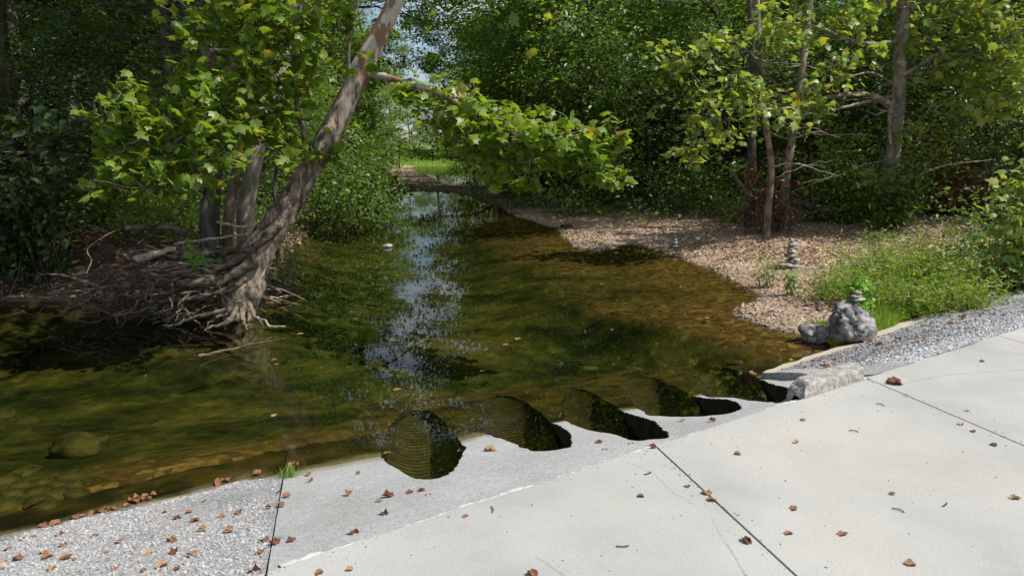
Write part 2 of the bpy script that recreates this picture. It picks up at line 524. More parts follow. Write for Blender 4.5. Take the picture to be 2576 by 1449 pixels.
M['shoulder'] = surf_mat("shoulder_stone", [(0.34, (0.15, 0.148, 0.145)), (0.45, (0.29, 0.285, 0.28)), (0.55, (0.38, 0.375, 0.37)), (0.68, (0.48, 0.475, 0.47))], scale=48, detail=4, rough=0.93, bump=1.0, bdist=0.015, bscale=48,
                         stops2=[(0.3, (0.7, 0.7, 0.71)), (0.5, (0.95, 0.95, 0.95)), (0.7, (1.2, 1.2, 1.2))], scale2=1.2, spec=0.2, algae=True)
M['lip'] = surf_mat("sandy_lip", [(0.3, (0.40, 0.34, 0.26)), (0.7, (0.54, 0.48, 0.39))], scale=20, detail=6, rough=0.95, bump=0.7, bdist=0.01, bscale=60, spec=0.15)
M['gap'] = surf_mat("joint_filler", [(0.3, (0.03, 0.03, 0.028)), (0.7, (0.07, 0.065, 0.055))], scale=20, bump=0.0)
M['crack'] = surf_mat("hairline_crack", [(0.3, (0.25, 0.245, 0.23)), (0.7, (0.33, 0.325, 0.305))], scale=20, bump=0.0)
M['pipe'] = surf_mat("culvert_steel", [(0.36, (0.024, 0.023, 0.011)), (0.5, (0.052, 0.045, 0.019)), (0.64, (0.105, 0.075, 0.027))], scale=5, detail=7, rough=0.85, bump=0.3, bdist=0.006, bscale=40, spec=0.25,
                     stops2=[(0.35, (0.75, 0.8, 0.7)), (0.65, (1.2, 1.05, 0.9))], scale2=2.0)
M['pipe_v'] = surf_mat('culvert_shade', [(0.36, (0.015, 0.014, 0.008)), (0.6, (0.038, 0.032, 0.014))], scale=6, rough=0.95, bump=0.0, spec=0.1)  # darker pipe colour standing for shade in the ribs and mouths
M['boulder'] = surf_mat("limestone", [(0.34, (0.045, 0.042, 0.04)), (0.44, (0.16, 0.15, 0.143)), (0.55, (0.28, 0.265, 0.257)), (0.68, (0.39, 0.375, 0.365))], scale=7, detail=9, rough=0.92, bump=1.0, bdist=0.02, bscale=16, spec=0.2,
                        stops2=[(0.32, (0.5, 0.5, 0.5)), (0.5, (1, 1, 1)), (0.7, (1.1, 1.1, 1.1))], scale2=3.0)
M['stone'] = surf_mat("pale_stone", [(0.36, (0.11, 0.10, 0.085)), (0.5, (0.25, 0.23, 0.205)), (0.64, (0.40, 0.38, 0.35))], scale=9, detail=7, rough=0.9, bump=0.7, bdist=0.01, bscale=30, spec=0.2)
M['algae'] = surf_mat("algae_stone", [(0.36, (0.020, 0.022, 0.009)), (0.5, (0.055, 0.052, 0.018)), (0.64, (0.10, 0.085, 0.03))], scale=5, detail=8, rough=0.9, bump=0.7, bdist=0.02, bscale=14, spec=0.15)
M['soil'] = surf_mat("bank_soil", [(0.3, (0.05, 0.03, 0.02)), (0.5, (0.115, 0.075, 0.05)), (0.7, (0.21, 0.15, 0.105))], scale=3.2, detail=9, rough=0.97, bump=1.0, bdist=0.06, bscale=9, spec=0.1)
M['floor'] = surf_mat("forest_soil", [(0.3, (0.03, 0.024, 0.013)), (0.5, (0.07, 0.055, 0.03)), (0.7, (0.12, 0.09, 0.05))], scale=1.6, detail=9, rough=0.97, bump=1.0, bdist=0.06, bscale=8, spec=0.1)
M['meadow'] = surf_mat("meadow", [(0.3, (0.09, 0.15, 0.02)), (0.5, (0.15, 0.24, 0.035)), (0.7, (0.24, 0.30, 0.06))], scale=1.2, detail=9, rough=0.95, bump=1.0, bdist=0.3, bscale=3, spec=0.1)

def gravel_mat():
    m, nt, N, L = newmat("bar_gravel")
    tc = N.new("ShaderNodeTexCoord")
    vo = N.new("ShaderNodeTexVoronoi"); vo.inputs["Scale"].default_value = 19
    L.new(tc.outputs["Object"], vo.inputs["Vector"])
    sp = N.new("ShaderNodeSeparateColor")
    L.new(vo.outputs["Color"], sp.inputs[0])
    r = ramp(N, [(0.0, (0.17, 0.12, 0.09)), (0.3, (0.32, 0.235, 0.175)), (0.55, (0.44, 0.33, 0.25)), (0.8, (0.52, 0.42, 0.34)), (1, (0.36, 0.22, 0.14))])
    L.new(sp.outputs[0], r.inputs[0])
    no = N.new("ShaderNodeTexNoise"); no.inputs["Scale"].default_value = 0.9; no.inputs["Detail"].default_value = 7
    L.new(tc.outputs["Object"], no.inputs["Vector"])
    r2 = ramp(N, [(0.3, (0.6, 0.58, 0.58)), (0.5, (0.95, 0.93, 0.9)), (0.7, (1.2, 1.1, 1.0))])
    L.new(no.outputs[0], r2.inputs[0])
    mx = N.new("ShaderNodeMix"); mx.data_type = 'RGBA'; mx.blend_type = 'MULTIPLY'; mx.inputs[0].default_value = 1
    L.new(r.outputs[0], mx.inputs[6]); L.new(r2.outputs[0], mx.inputs[7])
    ge = N.new("ShaderNodeNewGeometry")
    sx = N.new("ShaderNodeSeparateXYZ"); L.new(ge.outputs["Position"], sx.inputs[0])
    wet = N.new("ShaderNodeMapRange"); wet.inputs[1].default_value = 0.0; wet.inputs[2].default_value = 0.05; wet.inputs[3].default_value = 0.5; wet.inputs[4].default_value = 1.0
    L.new(sx.outputs[2], wet.inputs[0])
    m2 = N.new("ShaderNodeMix"); m2.data_type = 'RGBA'; m2.blend_type = 'MULTIPLY'; m2.inputs[0].default_value = 1
    L.new(mx.outputs[2], m2.inputs[6]); L.new(wet.outputs[0], m2.inputs[7])
    pb = N.new("ShaderNodeBsdfPrincipled"); pb.inputs["Roughness"].default_value = 0.92; pb.inputs["Specular IOR Level"].default_value = 0.15
    L.new(m2.outputs[2], pb.inputs["Base Color"])
    iv = N.new("ShaderNodeMath"); iv.operation = 'MULTIPLY'; iv.inputs[1].default_value = -1
    L.new(vo.outputs["Distance"], iv.inputs[0])
    bp = N.new("ShaderNodeBump"); bp.inputs["Strength"].default_value = 1; bp.inputs["Distance"].default_value = 0.035
    L.new(iv.outputs[0], bp.inputs["Height"]); L.new(bp.outputs[0], pb.inputs["Normal"])
    o = N.new("ShaderNodeOutputMaterial"); L.new(pb.outputs[0], o.inputs[0])
    return m
M['gravel'] = gravel_mat()

def bed_mat():
    """creek bed: orange gravel in the shallows, green and brown algae in the deeper middle, painted darker for depth and tree shade, streaked along the flow"""
    m, nt, N, L = newmat("creek_bed")
    ge = N.new("ShaderNodeNewGeometry")
    sx = N.new("ShaderNodeSeparateXYZ"); L.new(ge.outputs["Position"], sx.inputs[0])
    mp = N.new("ShaderNodeMapping"); mp.inputs["Rotation"].default_value = (0, 0, math.radians(-62)); mp.inputs["Scale"].default_value = (0.9, 1.5, 1)
    L.new(ge.outputs["Position"], mp.inputs[0])
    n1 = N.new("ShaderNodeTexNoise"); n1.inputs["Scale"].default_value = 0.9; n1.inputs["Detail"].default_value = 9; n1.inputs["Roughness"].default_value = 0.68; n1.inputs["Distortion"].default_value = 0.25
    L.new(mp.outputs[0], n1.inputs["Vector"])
    alg = ramp(N, [(0.34, (0.006, 0.010, 0.004)), (0.43, (0.017, 0.024, 0.008)), (0.52, (0.040, 0.046, 0.013)), (0.61, (0.075, 0.074, 0.021)), (0.74, (0.12, 0.10, 0.033))])  # algae tones, darkened to stand in for tree shade and deep water
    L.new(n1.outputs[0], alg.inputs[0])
    vo = N.new("ShaderNodeTexVoronoi"); vo.inputs["Scale"].default_value = 14
    L.new(ge.outputs["Position"], vo.inputs["Vector"])
    sp = N.new("ShaderNodeSeparateColor"); L.new(vo.outputs["Color"], sp.inputs[0])
    gr = ramp(N, [(0, (0.075, 0.045, 0.018)), (0.5, (0.145, 0.09, 0.034)), (0.9, (0.20, 0.13, 0.058)), (1, (0.27, 0.20, 0.11))])
    L.new(sp.outputs[0], gr.inputs[0])
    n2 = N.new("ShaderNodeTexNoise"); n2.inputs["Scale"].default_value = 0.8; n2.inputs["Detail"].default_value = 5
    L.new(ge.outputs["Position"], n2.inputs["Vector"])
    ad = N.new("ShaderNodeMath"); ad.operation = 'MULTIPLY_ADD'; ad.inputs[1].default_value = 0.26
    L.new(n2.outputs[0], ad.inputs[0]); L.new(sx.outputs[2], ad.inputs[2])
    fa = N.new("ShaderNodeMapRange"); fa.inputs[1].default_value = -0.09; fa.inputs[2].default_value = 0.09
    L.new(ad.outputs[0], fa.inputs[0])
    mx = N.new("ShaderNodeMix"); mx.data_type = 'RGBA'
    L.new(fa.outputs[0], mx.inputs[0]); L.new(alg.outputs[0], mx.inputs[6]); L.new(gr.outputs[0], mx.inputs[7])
    v2 = N.new("ShaderNodeTexVoronoi"); v2.inputs["Scale"].default_value = 9; v2.inputs["Randomness"].default_value = 1
    L.new(ge.outputs["Position"], v2.inputs["Vector"])
    s2 = N.new("ShaderNodeSeparateColor"); L.new(v2.outputs["Color"], s2.inputs[0])
    r2 = ramp(N, [(0, (0.5, 0.5, 0.5)), (0.5, (0.95, 0.95, 0.95)), (0.85, (1.2, 1.18, 1.1)), (1, (1.9, 1.7, 1.4))])
    L.new(s2.outputs[1], r2.inputs[0])
    mz = N.new("ShaderNodeMix"); mz.data_type = 'RGBA'; mz.blend_type = 'MULTIPLY'; mz.inputs[0].default_value = 0.55
    L.new(mx.outputs[2], mz.inputs[6]); L.new(r2.outputs[0], mz.inputs[7])
    mx = mz
    pb = N.new("ShaderNodeBsdfPrincipled"); pb.inputs["Roughness"].default_value = 0.95; pb.inputs["Specular IOR Level"].default_value = 0.05
    L.new(mx.outputs[2], pb.inputs["Base Color"])
    nb = N.new("ShaderNodeTexNoise"); nb.inputs["Scale"].default_value = 6; nb.inputs["Detail"].default_value = 8; nb.inputs["Roughness"].default_value = 0.7
    L.new(mp.outputs[0], nb.inputs["Vector"])
    bp = N.new("ShaderNodeBump"); bp.inputs["Strength"].default_value = 0.9; bp.inputs["Distance"].default_value = 0.06
    L.new(nb.outputs[0], bp.inputs["Height"]); L.new(bp.outputs[0], pb.inputs["Normal"])
    o = N.new("ShaderNodeOutputMaterial"); L.new(pb.outputs[0], o.inputs[0])
    return m
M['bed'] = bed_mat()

def water_mat():
    m, nt, N, L = newmat("creek_water")
    ge = N.new("ShaderNodeNewGeometry")
    mp = N.new("ShaderNodeMapping"); mp.inputs["Scale"].default_value = (1.0, 0.8, 1)
    L.new(ge.outputs["Position"], mp.inputs[0])
    n1 = N.new("ShaderNodeTexNoise"); n1.inputs["Scale"].default_value = 1.6; n1.inputs["Detail"].default_value = 3; n1.inputs["Roughness"].default_value = 0.55
    L.new(mp.outputs[0], n1.inputs["Vector"])
    n2 = N.new("ShaderNodeTexNoise"); n2.inputs["Scale"].default_value = 9; n2.inputs["Detail"].default_value = 2
    L.new(mp.outputs[0], n2.inputs["Vector"])
    n3 = N.new("ShaderNodeTexNoise"); n3.inputs["Scale"].default_value = 0.35; n3.inputs["Detail"].default_value = 2
    L.new(mp.outputs[0], n3.inputs["Vector"])
    am = N.new("ShaderNodeMapRange"); am.inputs[1].default_value = 0.42; am.inputs[2].default_value = 0.65; am.inputs[3].default_value = 0.02; am.inputs[4].default_value = 0.13
    L.new(n3.outputs[0], am.inputs[0])
    mu = N.new("ShaderNodeMath"); mu.operation = 'MULTIPLY'
    L.new(n2.outputs[0], mu.inputs[0]); L.new(am.outputs[0], mu.inputs[1])
    ad = N.new("ShaderNodeMath"); ad.operation = 'ADD'
    L.new(n1.outputs[0], ad.inputs[0]); L.new(mu.outputs[0], ad.inputs[1])
    bp = N.new("ShaderNodeBump"); bp.inputs["Strength"].default_value = 0.5; bp.inputs["Distance"].default_value = 0.0028
    L.new(ad.outputs[0], bp.inputs["Height"])
    fr = N.new("ShaderNodeFresnel"); fr.inputs[0].default_value = 1.33
    L.new(bp.outputs[0], fr.inputs["Normal"])
    tr = N.new("ShaderNodeBsdfTransparent"); tr.inputs[0].default_value = (0.80, 0.80, 0.58, 1)
    gl = N.new("ShaderNodeBsdfGlossy"); gl.inputs["Roughness"].default_value = 0.0
    L.new(bp.outputs[0], gl.inputs["Normal"])
    ms = N.new("ShaderNodeMixShader")
    L.new(fr.outputs[0], ms.inputs[0]); L.new(tr.outputs[0], ms.inputs[1]); L.new(gl.outputs[0], ms.inputs[2])
    o = N.new("ShaderNodeOutputMaterial"); L.new(ms.outputs[0], o.inputs[0])
    return m
M['water'] = water_mat()

# ------------------------------------------------------------------ road coordinates: s along the deck edge, t out over the creek
E0 = P(650, 1440, 0.5)[:2]
E1 = P(2160, 955, 0.5)[:2]
ES = (E1 - E0) / np.linalg.norm(E1 - E0)
EN = np.array([-ES[1], ES[0]])
def ST(s, t):
    s = np.asarray(s, float); t = np.asarray(t, float)
    return np.stack([E0[0] + s * ES[0] + t * EN[0], E0[1] + s * ES[1] + t * EN[1]], -1)
def toST(x, y):
    qx, qy = x - E0[0], y - E0[1]
    return qx * ES[0] + qy * ES[1], qx * EN[0] + qy * EN[1]
def tw(s):
    return np.clip(1.98 - 0.155 * (np.asarray(s, float) - 0.7), 1.36, 2.05)
def slope_z(s, t):                              # apron and left shoulder: falls from the deck edge into the water
    f = 1 - np.asarray(t, float) / tw(s)
    return np.where(f > 0, 0.475 * f, 0.33 * f)
def right_z(s, t):                              # right shoulder: flatter and flatter as the road climbs out
    k = sstep(6.2, 14, s)
    return 0.49 - t * ((1 - k) * 0.30 + k * 0.11) + 0.05 * k
def edge_t(s):                                  # outer edge of the right shoulder
    return np.interp(s, [4.6, 5.3, 6.2, 7.0, 7.6, 9, 12, 30], [1.30, 1.43, 1.56, 1.62, 1.66, 1.75, 1.9, 2.2])

# ------------------------------------------------------------------ ground
POOL = np.array([(-26, -4), (-26, 11.5), (-12, 11.0), (-7.2, 10.6), (-5.9, 10.8), (-4.7, 10.7), (-4.05, 10.25), (-3.85, 10.8), (-4.3, 13.5), (-5.4, 18.65), (-6.2, 25), (-6.4, 33),
                 (-7.4, 40.8), (-5, 41.6), (-3, 39.5), (-1.65, 34.6), (-0.4, 29), (0.16, 25), (1.29, 21.1), (1.42, 17.06), (1.86, 16.03), (2.3, 16.6), (2.77, 17.8), (3.22, 16.7), (3.48, 15.4),
                 (3.82, 13.56), (3.79, 11.56), (3.83, 10.92), (3.3, 10.2), (3.05, 9.75), (3.2, 9.1), (3.45, 8.5), (3.80, 8.1), (4.05, 7.5), (2.5, 5), (-1, -4)])
POOL2 = np.array([P(u, v)[:2] for u, v in [(985, 466), (1060, 464), (1112, 461), (1090, 449), (1050, 434), (1036, 424), (1044, 417.5), (1195, 417.5), (1215, 430), (1290, 443), (1345, 458), (1290, 468), (1205, 470.5), (1100, 467)]])
def poly_sd(px, py, poly):
    d = np.full(px.shape, 1e9)
    ins = np.zeros(px.shape, bool)
    n = len(poly)
    for i in range(n):
        a, b = poly[i], poly[(i + 1) % n]
        e = b - a
        wx, wy = px - a[0], py - a[1]
        t = np.clip((wx * e[0] + wy * e[1]) / (e @ e), 0, 1)
        d = np.minimum(d, np.hypot(wx - t * e[0], wy - t * e[1]))
        c = ((a[1] <= py) & (b[1] > py)) | ((b[1] <= py) & (a[1] > py))
        with np.errstate(divide='ignore', invalid='ignore'):
            xi = a[0] + (py - a[1]) / (b[1] - a[1] if b[1] != a[1] else 1e-9) * e[0]
        ins ^= c & (px < xi)
    return np.where(ins, -d, d)

def centre_x(y):                                # the middle line of the valley
    return np.interp(y, [0, 8, 14, 25, 35, 45, 60, 80, 120, 160], [0, 0, -0.2, -3, -4.5, -5.5, -6.5, -8, -10.5, -13])

def ground(x, y):
    """height and zone (0 bed, 1 gravel bar, 2 left bank, 3 forest floor, 4 meadow)"""
    x = np.asarray(x, float); y = np.asarray(y, float)
    q = np.stack([x, y, 0 * x], -1)
    d1 = poly_sd(x, y, POOL)
    d2 = poly_sd(x, y, POOL2)
    d = np.minimum(d1, d2) + 0.10 * fbm(q * 1.6, 3) * np.where(y < 20, 0.6, 1.5)
    left = x < centre_x(y)
    far = (y > 38)
    # bed
    depR = 0.015 + 0.085 * (-d)
    depL = 0.08 + 0.36 * (-d)
    side = sstep(-1.5, 1.5, x - centre_x(y) + 0.5)
    dep = depL * (1 - side) + depR * side
    dep = 0.50 * (1 - np.exp(-dep / 0.50)) + 0.02 * fbm(q * 2.2, 4) * np.clip(-d, 0, 1)
    zb = -dep
    # gravel bar
    zg = 0.015 + 0.075 * d + 0.035 * fbm(q * 1.1, 4) * np.clip(d, 0, 1) + 0.22 * sstep(3.5, 8, d)
    zg = np.minimum(zg, 0.95 + 0.02 * d)
    # left bank
    wdt = np.where(x < -4.4, 2.7, 1.8)
    zl = 0.03 + 0.86 * sstep(-0.1, 1, d / wdt) + 0.012 * d + 0.10 * fbm(q * 0.9, 4) * np.clip(d, 0, 1) + 0.03 * fbm(q * 4, 2) * np.clip(d, 0, 1)
    zl = np.where(y > 22, np.minimum(zl, 0.10 * d + 0.04) * sstep(30, 22, y) + (0.03 + 0.55 * sstep(0.4, 4.5, d) + 0.02 * d) * (1 - sstep(30, 22, y)), zl)
    z = np.where(left, zl, zg)
    z = np.where(far & (np.abs(d) < 14) & (d > 0), np.minimum(z, 0.05 + 0.02 * d + 0.25 * sstep(3.0, 8.0, d) + 0.03 * fbm(q * 0.8, 3)), z)
    z = np.where(d < 0, zb, z)
    # the meadow bank that closes the view up the creek
    hill = sstep(112, 150, y) * 2.2
    z = np.where(d > 0, np.maximum(z, z * 0.3 + hill), z)
    # road side: tuck the ground under the shoulders, meet the outer edge of the right one
    s, t = toST(x, y)
    zr = right_z(s, edge_t(s)) - 0.03
    k = sstep(0.0, 1.3, t - edge_t(s))
    on_r = (s > 6.5)
    z = np.where(on_r & (d > 0), np.where(t < edge_t(s), right_z(s, t) - 0.16, zr * (1 - k) + z * k), z)
    zc = np.maximum(slope_z(s, np.maximum(t, 0.3)), -0.46) - 0.07
    a_ = s - t * 0.48
    cov = sstep(0.60, 0.30, a_) * sstep(2.25, 2.65, t)
    zc = zc * (1 - sstep(0.25, 0.42, a_)) + np.minimum(zc, -0.62) * sstep(0.25, 0.42, a_)
    zc = zc + cov * (0.10 + 0.02 * fbm(q * 3, 3))
    kk = sstep(3.9, 6.4, t) + 0 * s
    cut = np.where(s > 5.6, sstep(5.6, 6.5, s), 0)
    zn = np.minimum(z, zc) * (1 - np.maximum(kk, cut)) + z * np.maximum(kk, cut)
    zn = zn * (1 - cov * (1 - kk)) + zc * cov * (1 - kk)
    z = np.where(~on_r, np.where(t < edge_t(s), np.minimum(z, zc), zn), z)
    z = np.where(t < 0.2, np.minimum(z, 0.28), z)
    zone = np.where(z < -0.004, 0, np.where(left & (d1 < 5.5) & (y < 30), 2, 3))
    wood = x - np.interp(y, [8, 12, 15, 17, 20, 26, 36, 50], [9.5, 9.0, 9.3, 9.5, 8.5, 5.8, 3.0, 0.5])
    zone = np.where((z >= -0.004) & (~left) & (wood < 0.8) & (y < 52), 1, zone)
    zone = np.where((z >= -0.004) & far & (np.minimum(d1, d2) < 3.2), 1, zone)
    zone = np.where((z >= -0.004) & (y > 113), 4, zone)
    return z, zone, d

def build_ground():
    xs = np.concatenate([np.linspace(-150, -26, 32), np.linspace(-25, -9, 50), np.linspace(-8.8, 12, 209), np.linspace(12.3, 26, 45), np.linspace(28, 150, 32)])
    ys = np.concatenate([np.linspace(-40, 0, 14), np.linspace(1, 5.8, 30), np.linspace(6, 24, 181), np.linspace(24.3, 50, 90), np.linspace(50.8, 125, 100), np.linspace(128, 300, 26)])
    X, Y = np.meshgrid(xs, ys)
    Z, zone, d = ground(X, Y)
    nx, ny = len(xs), len(ys)
    V = np.stack([X, Y, Z], -1).reshape(-1, 3)
    i = (np.arange(ny - 1)[:, None] * nx + np.arange(nx - 1)[None]).ravel()
    Q = np.stack([i, i + 1, i + nx + 1, i + nx], -1)
    zq = zone.ravel()[Q]
    # a face touching land belongs to the land zone
    fz = zq.max(1)
    fz = np.where((zq == 0).all(1), 0, np.where(fz == 0, 0, fz))
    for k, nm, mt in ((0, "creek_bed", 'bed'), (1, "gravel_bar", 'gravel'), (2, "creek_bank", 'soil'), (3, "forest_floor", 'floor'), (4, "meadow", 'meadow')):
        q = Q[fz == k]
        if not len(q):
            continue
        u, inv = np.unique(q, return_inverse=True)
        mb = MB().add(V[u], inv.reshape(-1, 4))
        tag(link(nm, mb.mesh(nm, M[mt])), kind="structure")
build_ground()

def gz(x, y):
    z, _, _ = ground(np.array([x], float), np.array([y], float))
    return float(z[0])

# water: one sheet, the land stands out of it
wb = MB()
wx = np.linspace(-26, 10, 37); wy = np.linspace(-6, 130, 69)
WX, WY = np.meshgrid(wx, wy)
ii = (np.arange(68)[:, None] * 37 + np.arange(36)[None]).ravel()
wb.add(np.stack([WX, WY, 0 * WX], -1), np.stack([ii, ii + 1, ii + 38, ii + 37], -1))
tag(link("water", wb.mesh("water", M['water'])), kind="structure")

# ------------------------------------------------------------------ the low-water bridge
def grid_faces(nu, nv):
    i = (np.arange(nv - 1)[:, None] * nu + np.arange(nu - 1)[None]).ravel()
    return np.stack([i, i + 1, i + nu + 1, i + nu], -1)

SK = 0.40                                       # skew of the slab joints
JT = 0.007
joints = [-13.6, -9.05, -4.5, -2.24, 0.03, 2.30, 4.57, 6.84, 9.11, 11.38, 15.9, 20.5, 29]
def slab(sa, sb):
    mb = MB()
    n = 24
    # deck is a slab 0.25 thick with a rounded front arris
    prof = [(-6.0, 0.50), (-3.0, 0.50), (-1.0, 0.50), (-0.012, 0.50), (-0.003, 0.497), (0.0, 0.488), (0.0, 0.25)]
    V = []
    for t, z in prof:
        for k in range(n):
            f = k / (n - 1)
            s = (sa + JT) * (1 - f) + (sb - JT) * f + t * SK
            jit = 0.0
            if t > -0.02:
                jit = 0.010 * float(fbm(np.array([s * 6.0, 3.3, 0.0]), 3))
            p = ST(s, t + jit)
            V.append((p[0], p[1], z))
    V = np.array(V)
    mb.add(V, grid_faces(n, len(prof))[:, ::-1])
    # end faces down into the joints
    for k in (0, n - 1):
        c = V.reshape(len(prof), n, 3)[:, k]
        low = c[:6].copy(); low[:, 2] = 0.25
        W = np.vstack([c[:6], low])
        q = np.stack([np.arange(5), np.arange(1, 6), np.arange(7, 12), np.arange(6, 11)], -1)
        mb.add(W, q)
    return mb
deck = MB()
for a, b in zip(joints[:-1], joints[1:]):
    sb_ = slab(a, b)
    for V_, in zip(sb_.v,):
        pass
    off = deck.n
    deck.v += sb_.v
    deck.f += [f + off for f in sb_.f]
    deck.m += sb_.m
    deck.n += sb_.n
# dark joint filler at the bottom of the joints
for j in joints:
    c = np.array([ST(j - 0.02 - 6 * SK, -6), ST(j + 0.02 - 6 * SK, -6), ST(j + 0.02, -0.02), ST(j - 0.02, -0.02)])
    deck.add(np.column_stack([c, np.full(4, 0.470)]), [[0, 1, 2, 3]], mat=1)
# hairline cracks, a millimetre proud of the concrete
def crack(pts, w):
    p = np.array([P(u, v, 0.5)[:2] for u, v in pts])
    p3 = resample(np.column_stack([p, np.zeros(len(p))]), 60)[:, :2]
    r = np.random.default_rng(int(pts[0][0]))
    p3 += r.normal(0, 0.0035, p3.shape)
    tn = nrm(np.gradient(p3, axis=0)); nn = np.stack([-tn[:, 1], tn[:, 0]], -1)
    ww = w * r.uniform(0.3, 1.3, 60)[:, None]
    V = np.vstack([np.column_stack([p3 - nn * ww, np.full(60, 0.5012)]), np.column_stack([p3 + nn * ww, np.full(60, 0.5012)])])
    deck.add(V, grid_faces(60, 2), mat=2)
crack([(1572, 1160), (1640, 1190), (1690, 1235), (1735, 1262), (1760, 1275)], 0.0010)
crack([(1830, 1370), (1860, 1420), (1878, 1449)], 0.0009)
crack([(1790, 1300), (1815, 1350), (1850, 1400)], 0.0008)
crack([(2262, 968), (2330, 952), (2420, 940), (2576, 930)], 0.0022)
crack([(1350, 1400), (1420, 1449)], 0.0008)
dk = tag(link("road_deck", deck.mesh("road_deck", [M['concrete'], M['gap'], M['crack']], smooth=False)), kind="structure")

# spalled strip of mortar along the front of the deck
sp = MB()
ns = 460
ss = np.linspace(0.10, 4.75, ns)
nz = fbm(np.stack([ss * 4.0, 0 * ss, 0 * ss], -1), 4)
w1 = 0.030 + 0.060 * np.clip(nz + 0.25, 0, 1) + 0.014 * np.abs(fbm(np.stack([ss * 22, 0 * ss + 5, 0 * ss], -1), 3))
rows = []
for f, zz in ((0.0, 0.012), (0.35, 0.013), (0.8, 0.009), (1.0, -0.012)):
    t = 0.004 + w1 * f
    p = ST(ss, t)
    rows.append(np.column_stack([p, slope_z(ss, t) + zz + 0.005 * fbm(np.stack([ss * 30, 0 * ss + f * 9, 0 * ss], -1), 3)]))
sp.add(np.vstack(rows), grid_faces(ns, 4)[:, ::-1])
tag(link("mortar_edge", sp.mesh("mortar_edge", M['spall'], smooth=False)), kind="structure")

# culverts
PA = np.array([0.48, 1.0]); PA = PA / np.linalg.norm(PA)    # their axis in (s, t)
PB = np.array([PA[1], -PA[0]])
skw = PA[0] / PA[1]
apron = MB()
def apron_z(s, t):
    q = np.stack([s * 2.2, t * 2.2, 0 * s], -1)
    z = slope_z(s, t)
    return z + 0.012 * fbm(q, 4) * sstep(0.02, 0.25, t)
BT0, BT1 = 0.03, 4.1
def on_slope(u, v):
    """(s, t) where the ray through a picture point meets the apron slope"""
    lo, hi = 0.5, -0.8
    for _ in range(40):
        m = (lo + hi) / 2
        p = P(u, v, m)
        s_, t_ = toST(p[0], p[1])
        if m > float(slope_z(s_, t_)): lo = m
        else: hi = m
    return toST(*P(u, v, lo)[:2])
A8 = lambda pts: [(858.7 + x * 0.4, 901.6 + y * 0.4) for x, y in pts]
B8 = lambda pts: [(1288 + x * 0.5, 724.7 + y * 0.5) for x, y in pts]
mouths_px = [
 A8([(250, 615), (300, 660), (380, 700), (430, 730), (470, 748), (540, 752), (580, 748), (640, 735), (690, 705), (730, 655), (765, 600), (782, 565), (765, 545), (740, 515), (700, 460), (640, 390), (580, 345), (500, 325), (420, 330), (360, 365), (300, 440), (262, 530)]),
 A8([(890, 462), (960, 490), (1040, 515), (1100, 540), (1150, 560), (1190, 580), (1230, 588), (1330, 588), (1380, 580), (1440, 570), (1448, 530), (1445, 490), (1420, 460), (1370, 435), (1330, 410), (1270, 350), (1200, 300), (1130, 265), (1050, 238), (960, 232), (900, 260), (885, 320), (885, 400)]),
 A8([(1440, 425), (1560, 452), (1650, 465), (1750, 490), (1840, 518), (1950, 512), (2060, 498), (2050, 460), (2000, 415), (1940, 385), (1880, 370), (1830, 352), (1750, 315), (1650, 255), (1560, 205), (1480, 192), (1420, 215), (1390, 265), (1395, 340)]),
 A8([(1940, 362), (2080, 365), (2220, 358), (2330, 348), (2420, 340), (2480, 325), (2525, 300), (2490, 275), (2440, 262), (2380, 262), (2330, 258), (2270, 248), (2200, 222), (2110, 180), (2020, 145), (1940, 118), (1850, 112), (1780, 135), (1755, 175), (1790, 230), (1850, 290), (1900, 335)]),
 B8([(1000, 556), (1100, 556), (1200, 562), (1300, 568), (1345, 570), (1390, 545), (1400, 510), (1340, 492), (1260, 470), (1180, 430), (1080, 400), (980, 385), (900, 396), (868, 415), (872, 450), (900, 490), (940, 530)]),
]
holes, axes = [], []
for px in mouths_px:
    st_ = np.array([on_slope(u, v) for u, v in px])
    m = resample(np.vstack([st_, st_[:1]]), 241)[:-1]
    c = m.mean(0)
    w_, v_ = np.linalg.eigh(np.cov((m - c).T))
    ax = v_[:, 1] * np.sign(v_[1, 1])
    pb = np.array([ax[1], -ax[0]])
    lat = (m - c) @ pb
    c = c + pb * (lat.max() + lat.min()) / 2
    lat = (m - c) @ pb
    axl = (m - c) @ ax
    # the concrete was cast round the corrugated pipe: its right-hand rim keeps the teeth
    z = slope_z(m[:, 0], m[:, 1])
    nrmv = nrm(np.gradient(m, axis=0)); nrmv = np.stack([nrmv[:, 1], -nrmv[:, 0]], -1)
    nrmv = nrmv * np.sign(((m - c) * nrmv).sum(1, keepdims=True) + 1e-9)
    saw = ((axl / 0.068) % 1.0 - 0.5) * 0.018 * sstep(0.0, 0.12, lat) * sstep(-0.1, 0.0, z)
    g = fbm(np.stack([m[:, 0] * 7, m[:, 1] * 7, 0 * z], -1), 4) * 0.010 + fbm(np.stack([m[:, 0] * 30, m[:, 1] * 30, 0 * z], -1), 2) * 0.003
    holes.append(m + nrmv * (saw + g)[:, None])
    axes.append((c, ax, pb, (lat.max() - lat.min()) / 2, axl.min()))
from mathutils.geometry import delaunay_2d_cdt
def inside(poly, x, y):
    return poly_sd(x, y, poly) < 0
bl = np.linspace(BT0, BT1, 40)
skw = 0.48
outer = [(0.034 + b_ * (skw - 0.13), b_) for b_ in bl] + [(s_, BT1) for s_ in np.linspace(0.034 + BT1 * (skw - 0.13) + 0.1, 7.4, 60)] + [(5.0 + 2.4 * (b_ / BT1), b_) for b_ in bl[::-1][1:]] + [(s_, BT0) for s_ in np.linspace(4.95, 0.1, 60)]
outer = np.array(outer)
pts = [outer]
edges = [(k, (k + 1) % len(outer)) for k in range(len(outer))]
n0 = len(outer)
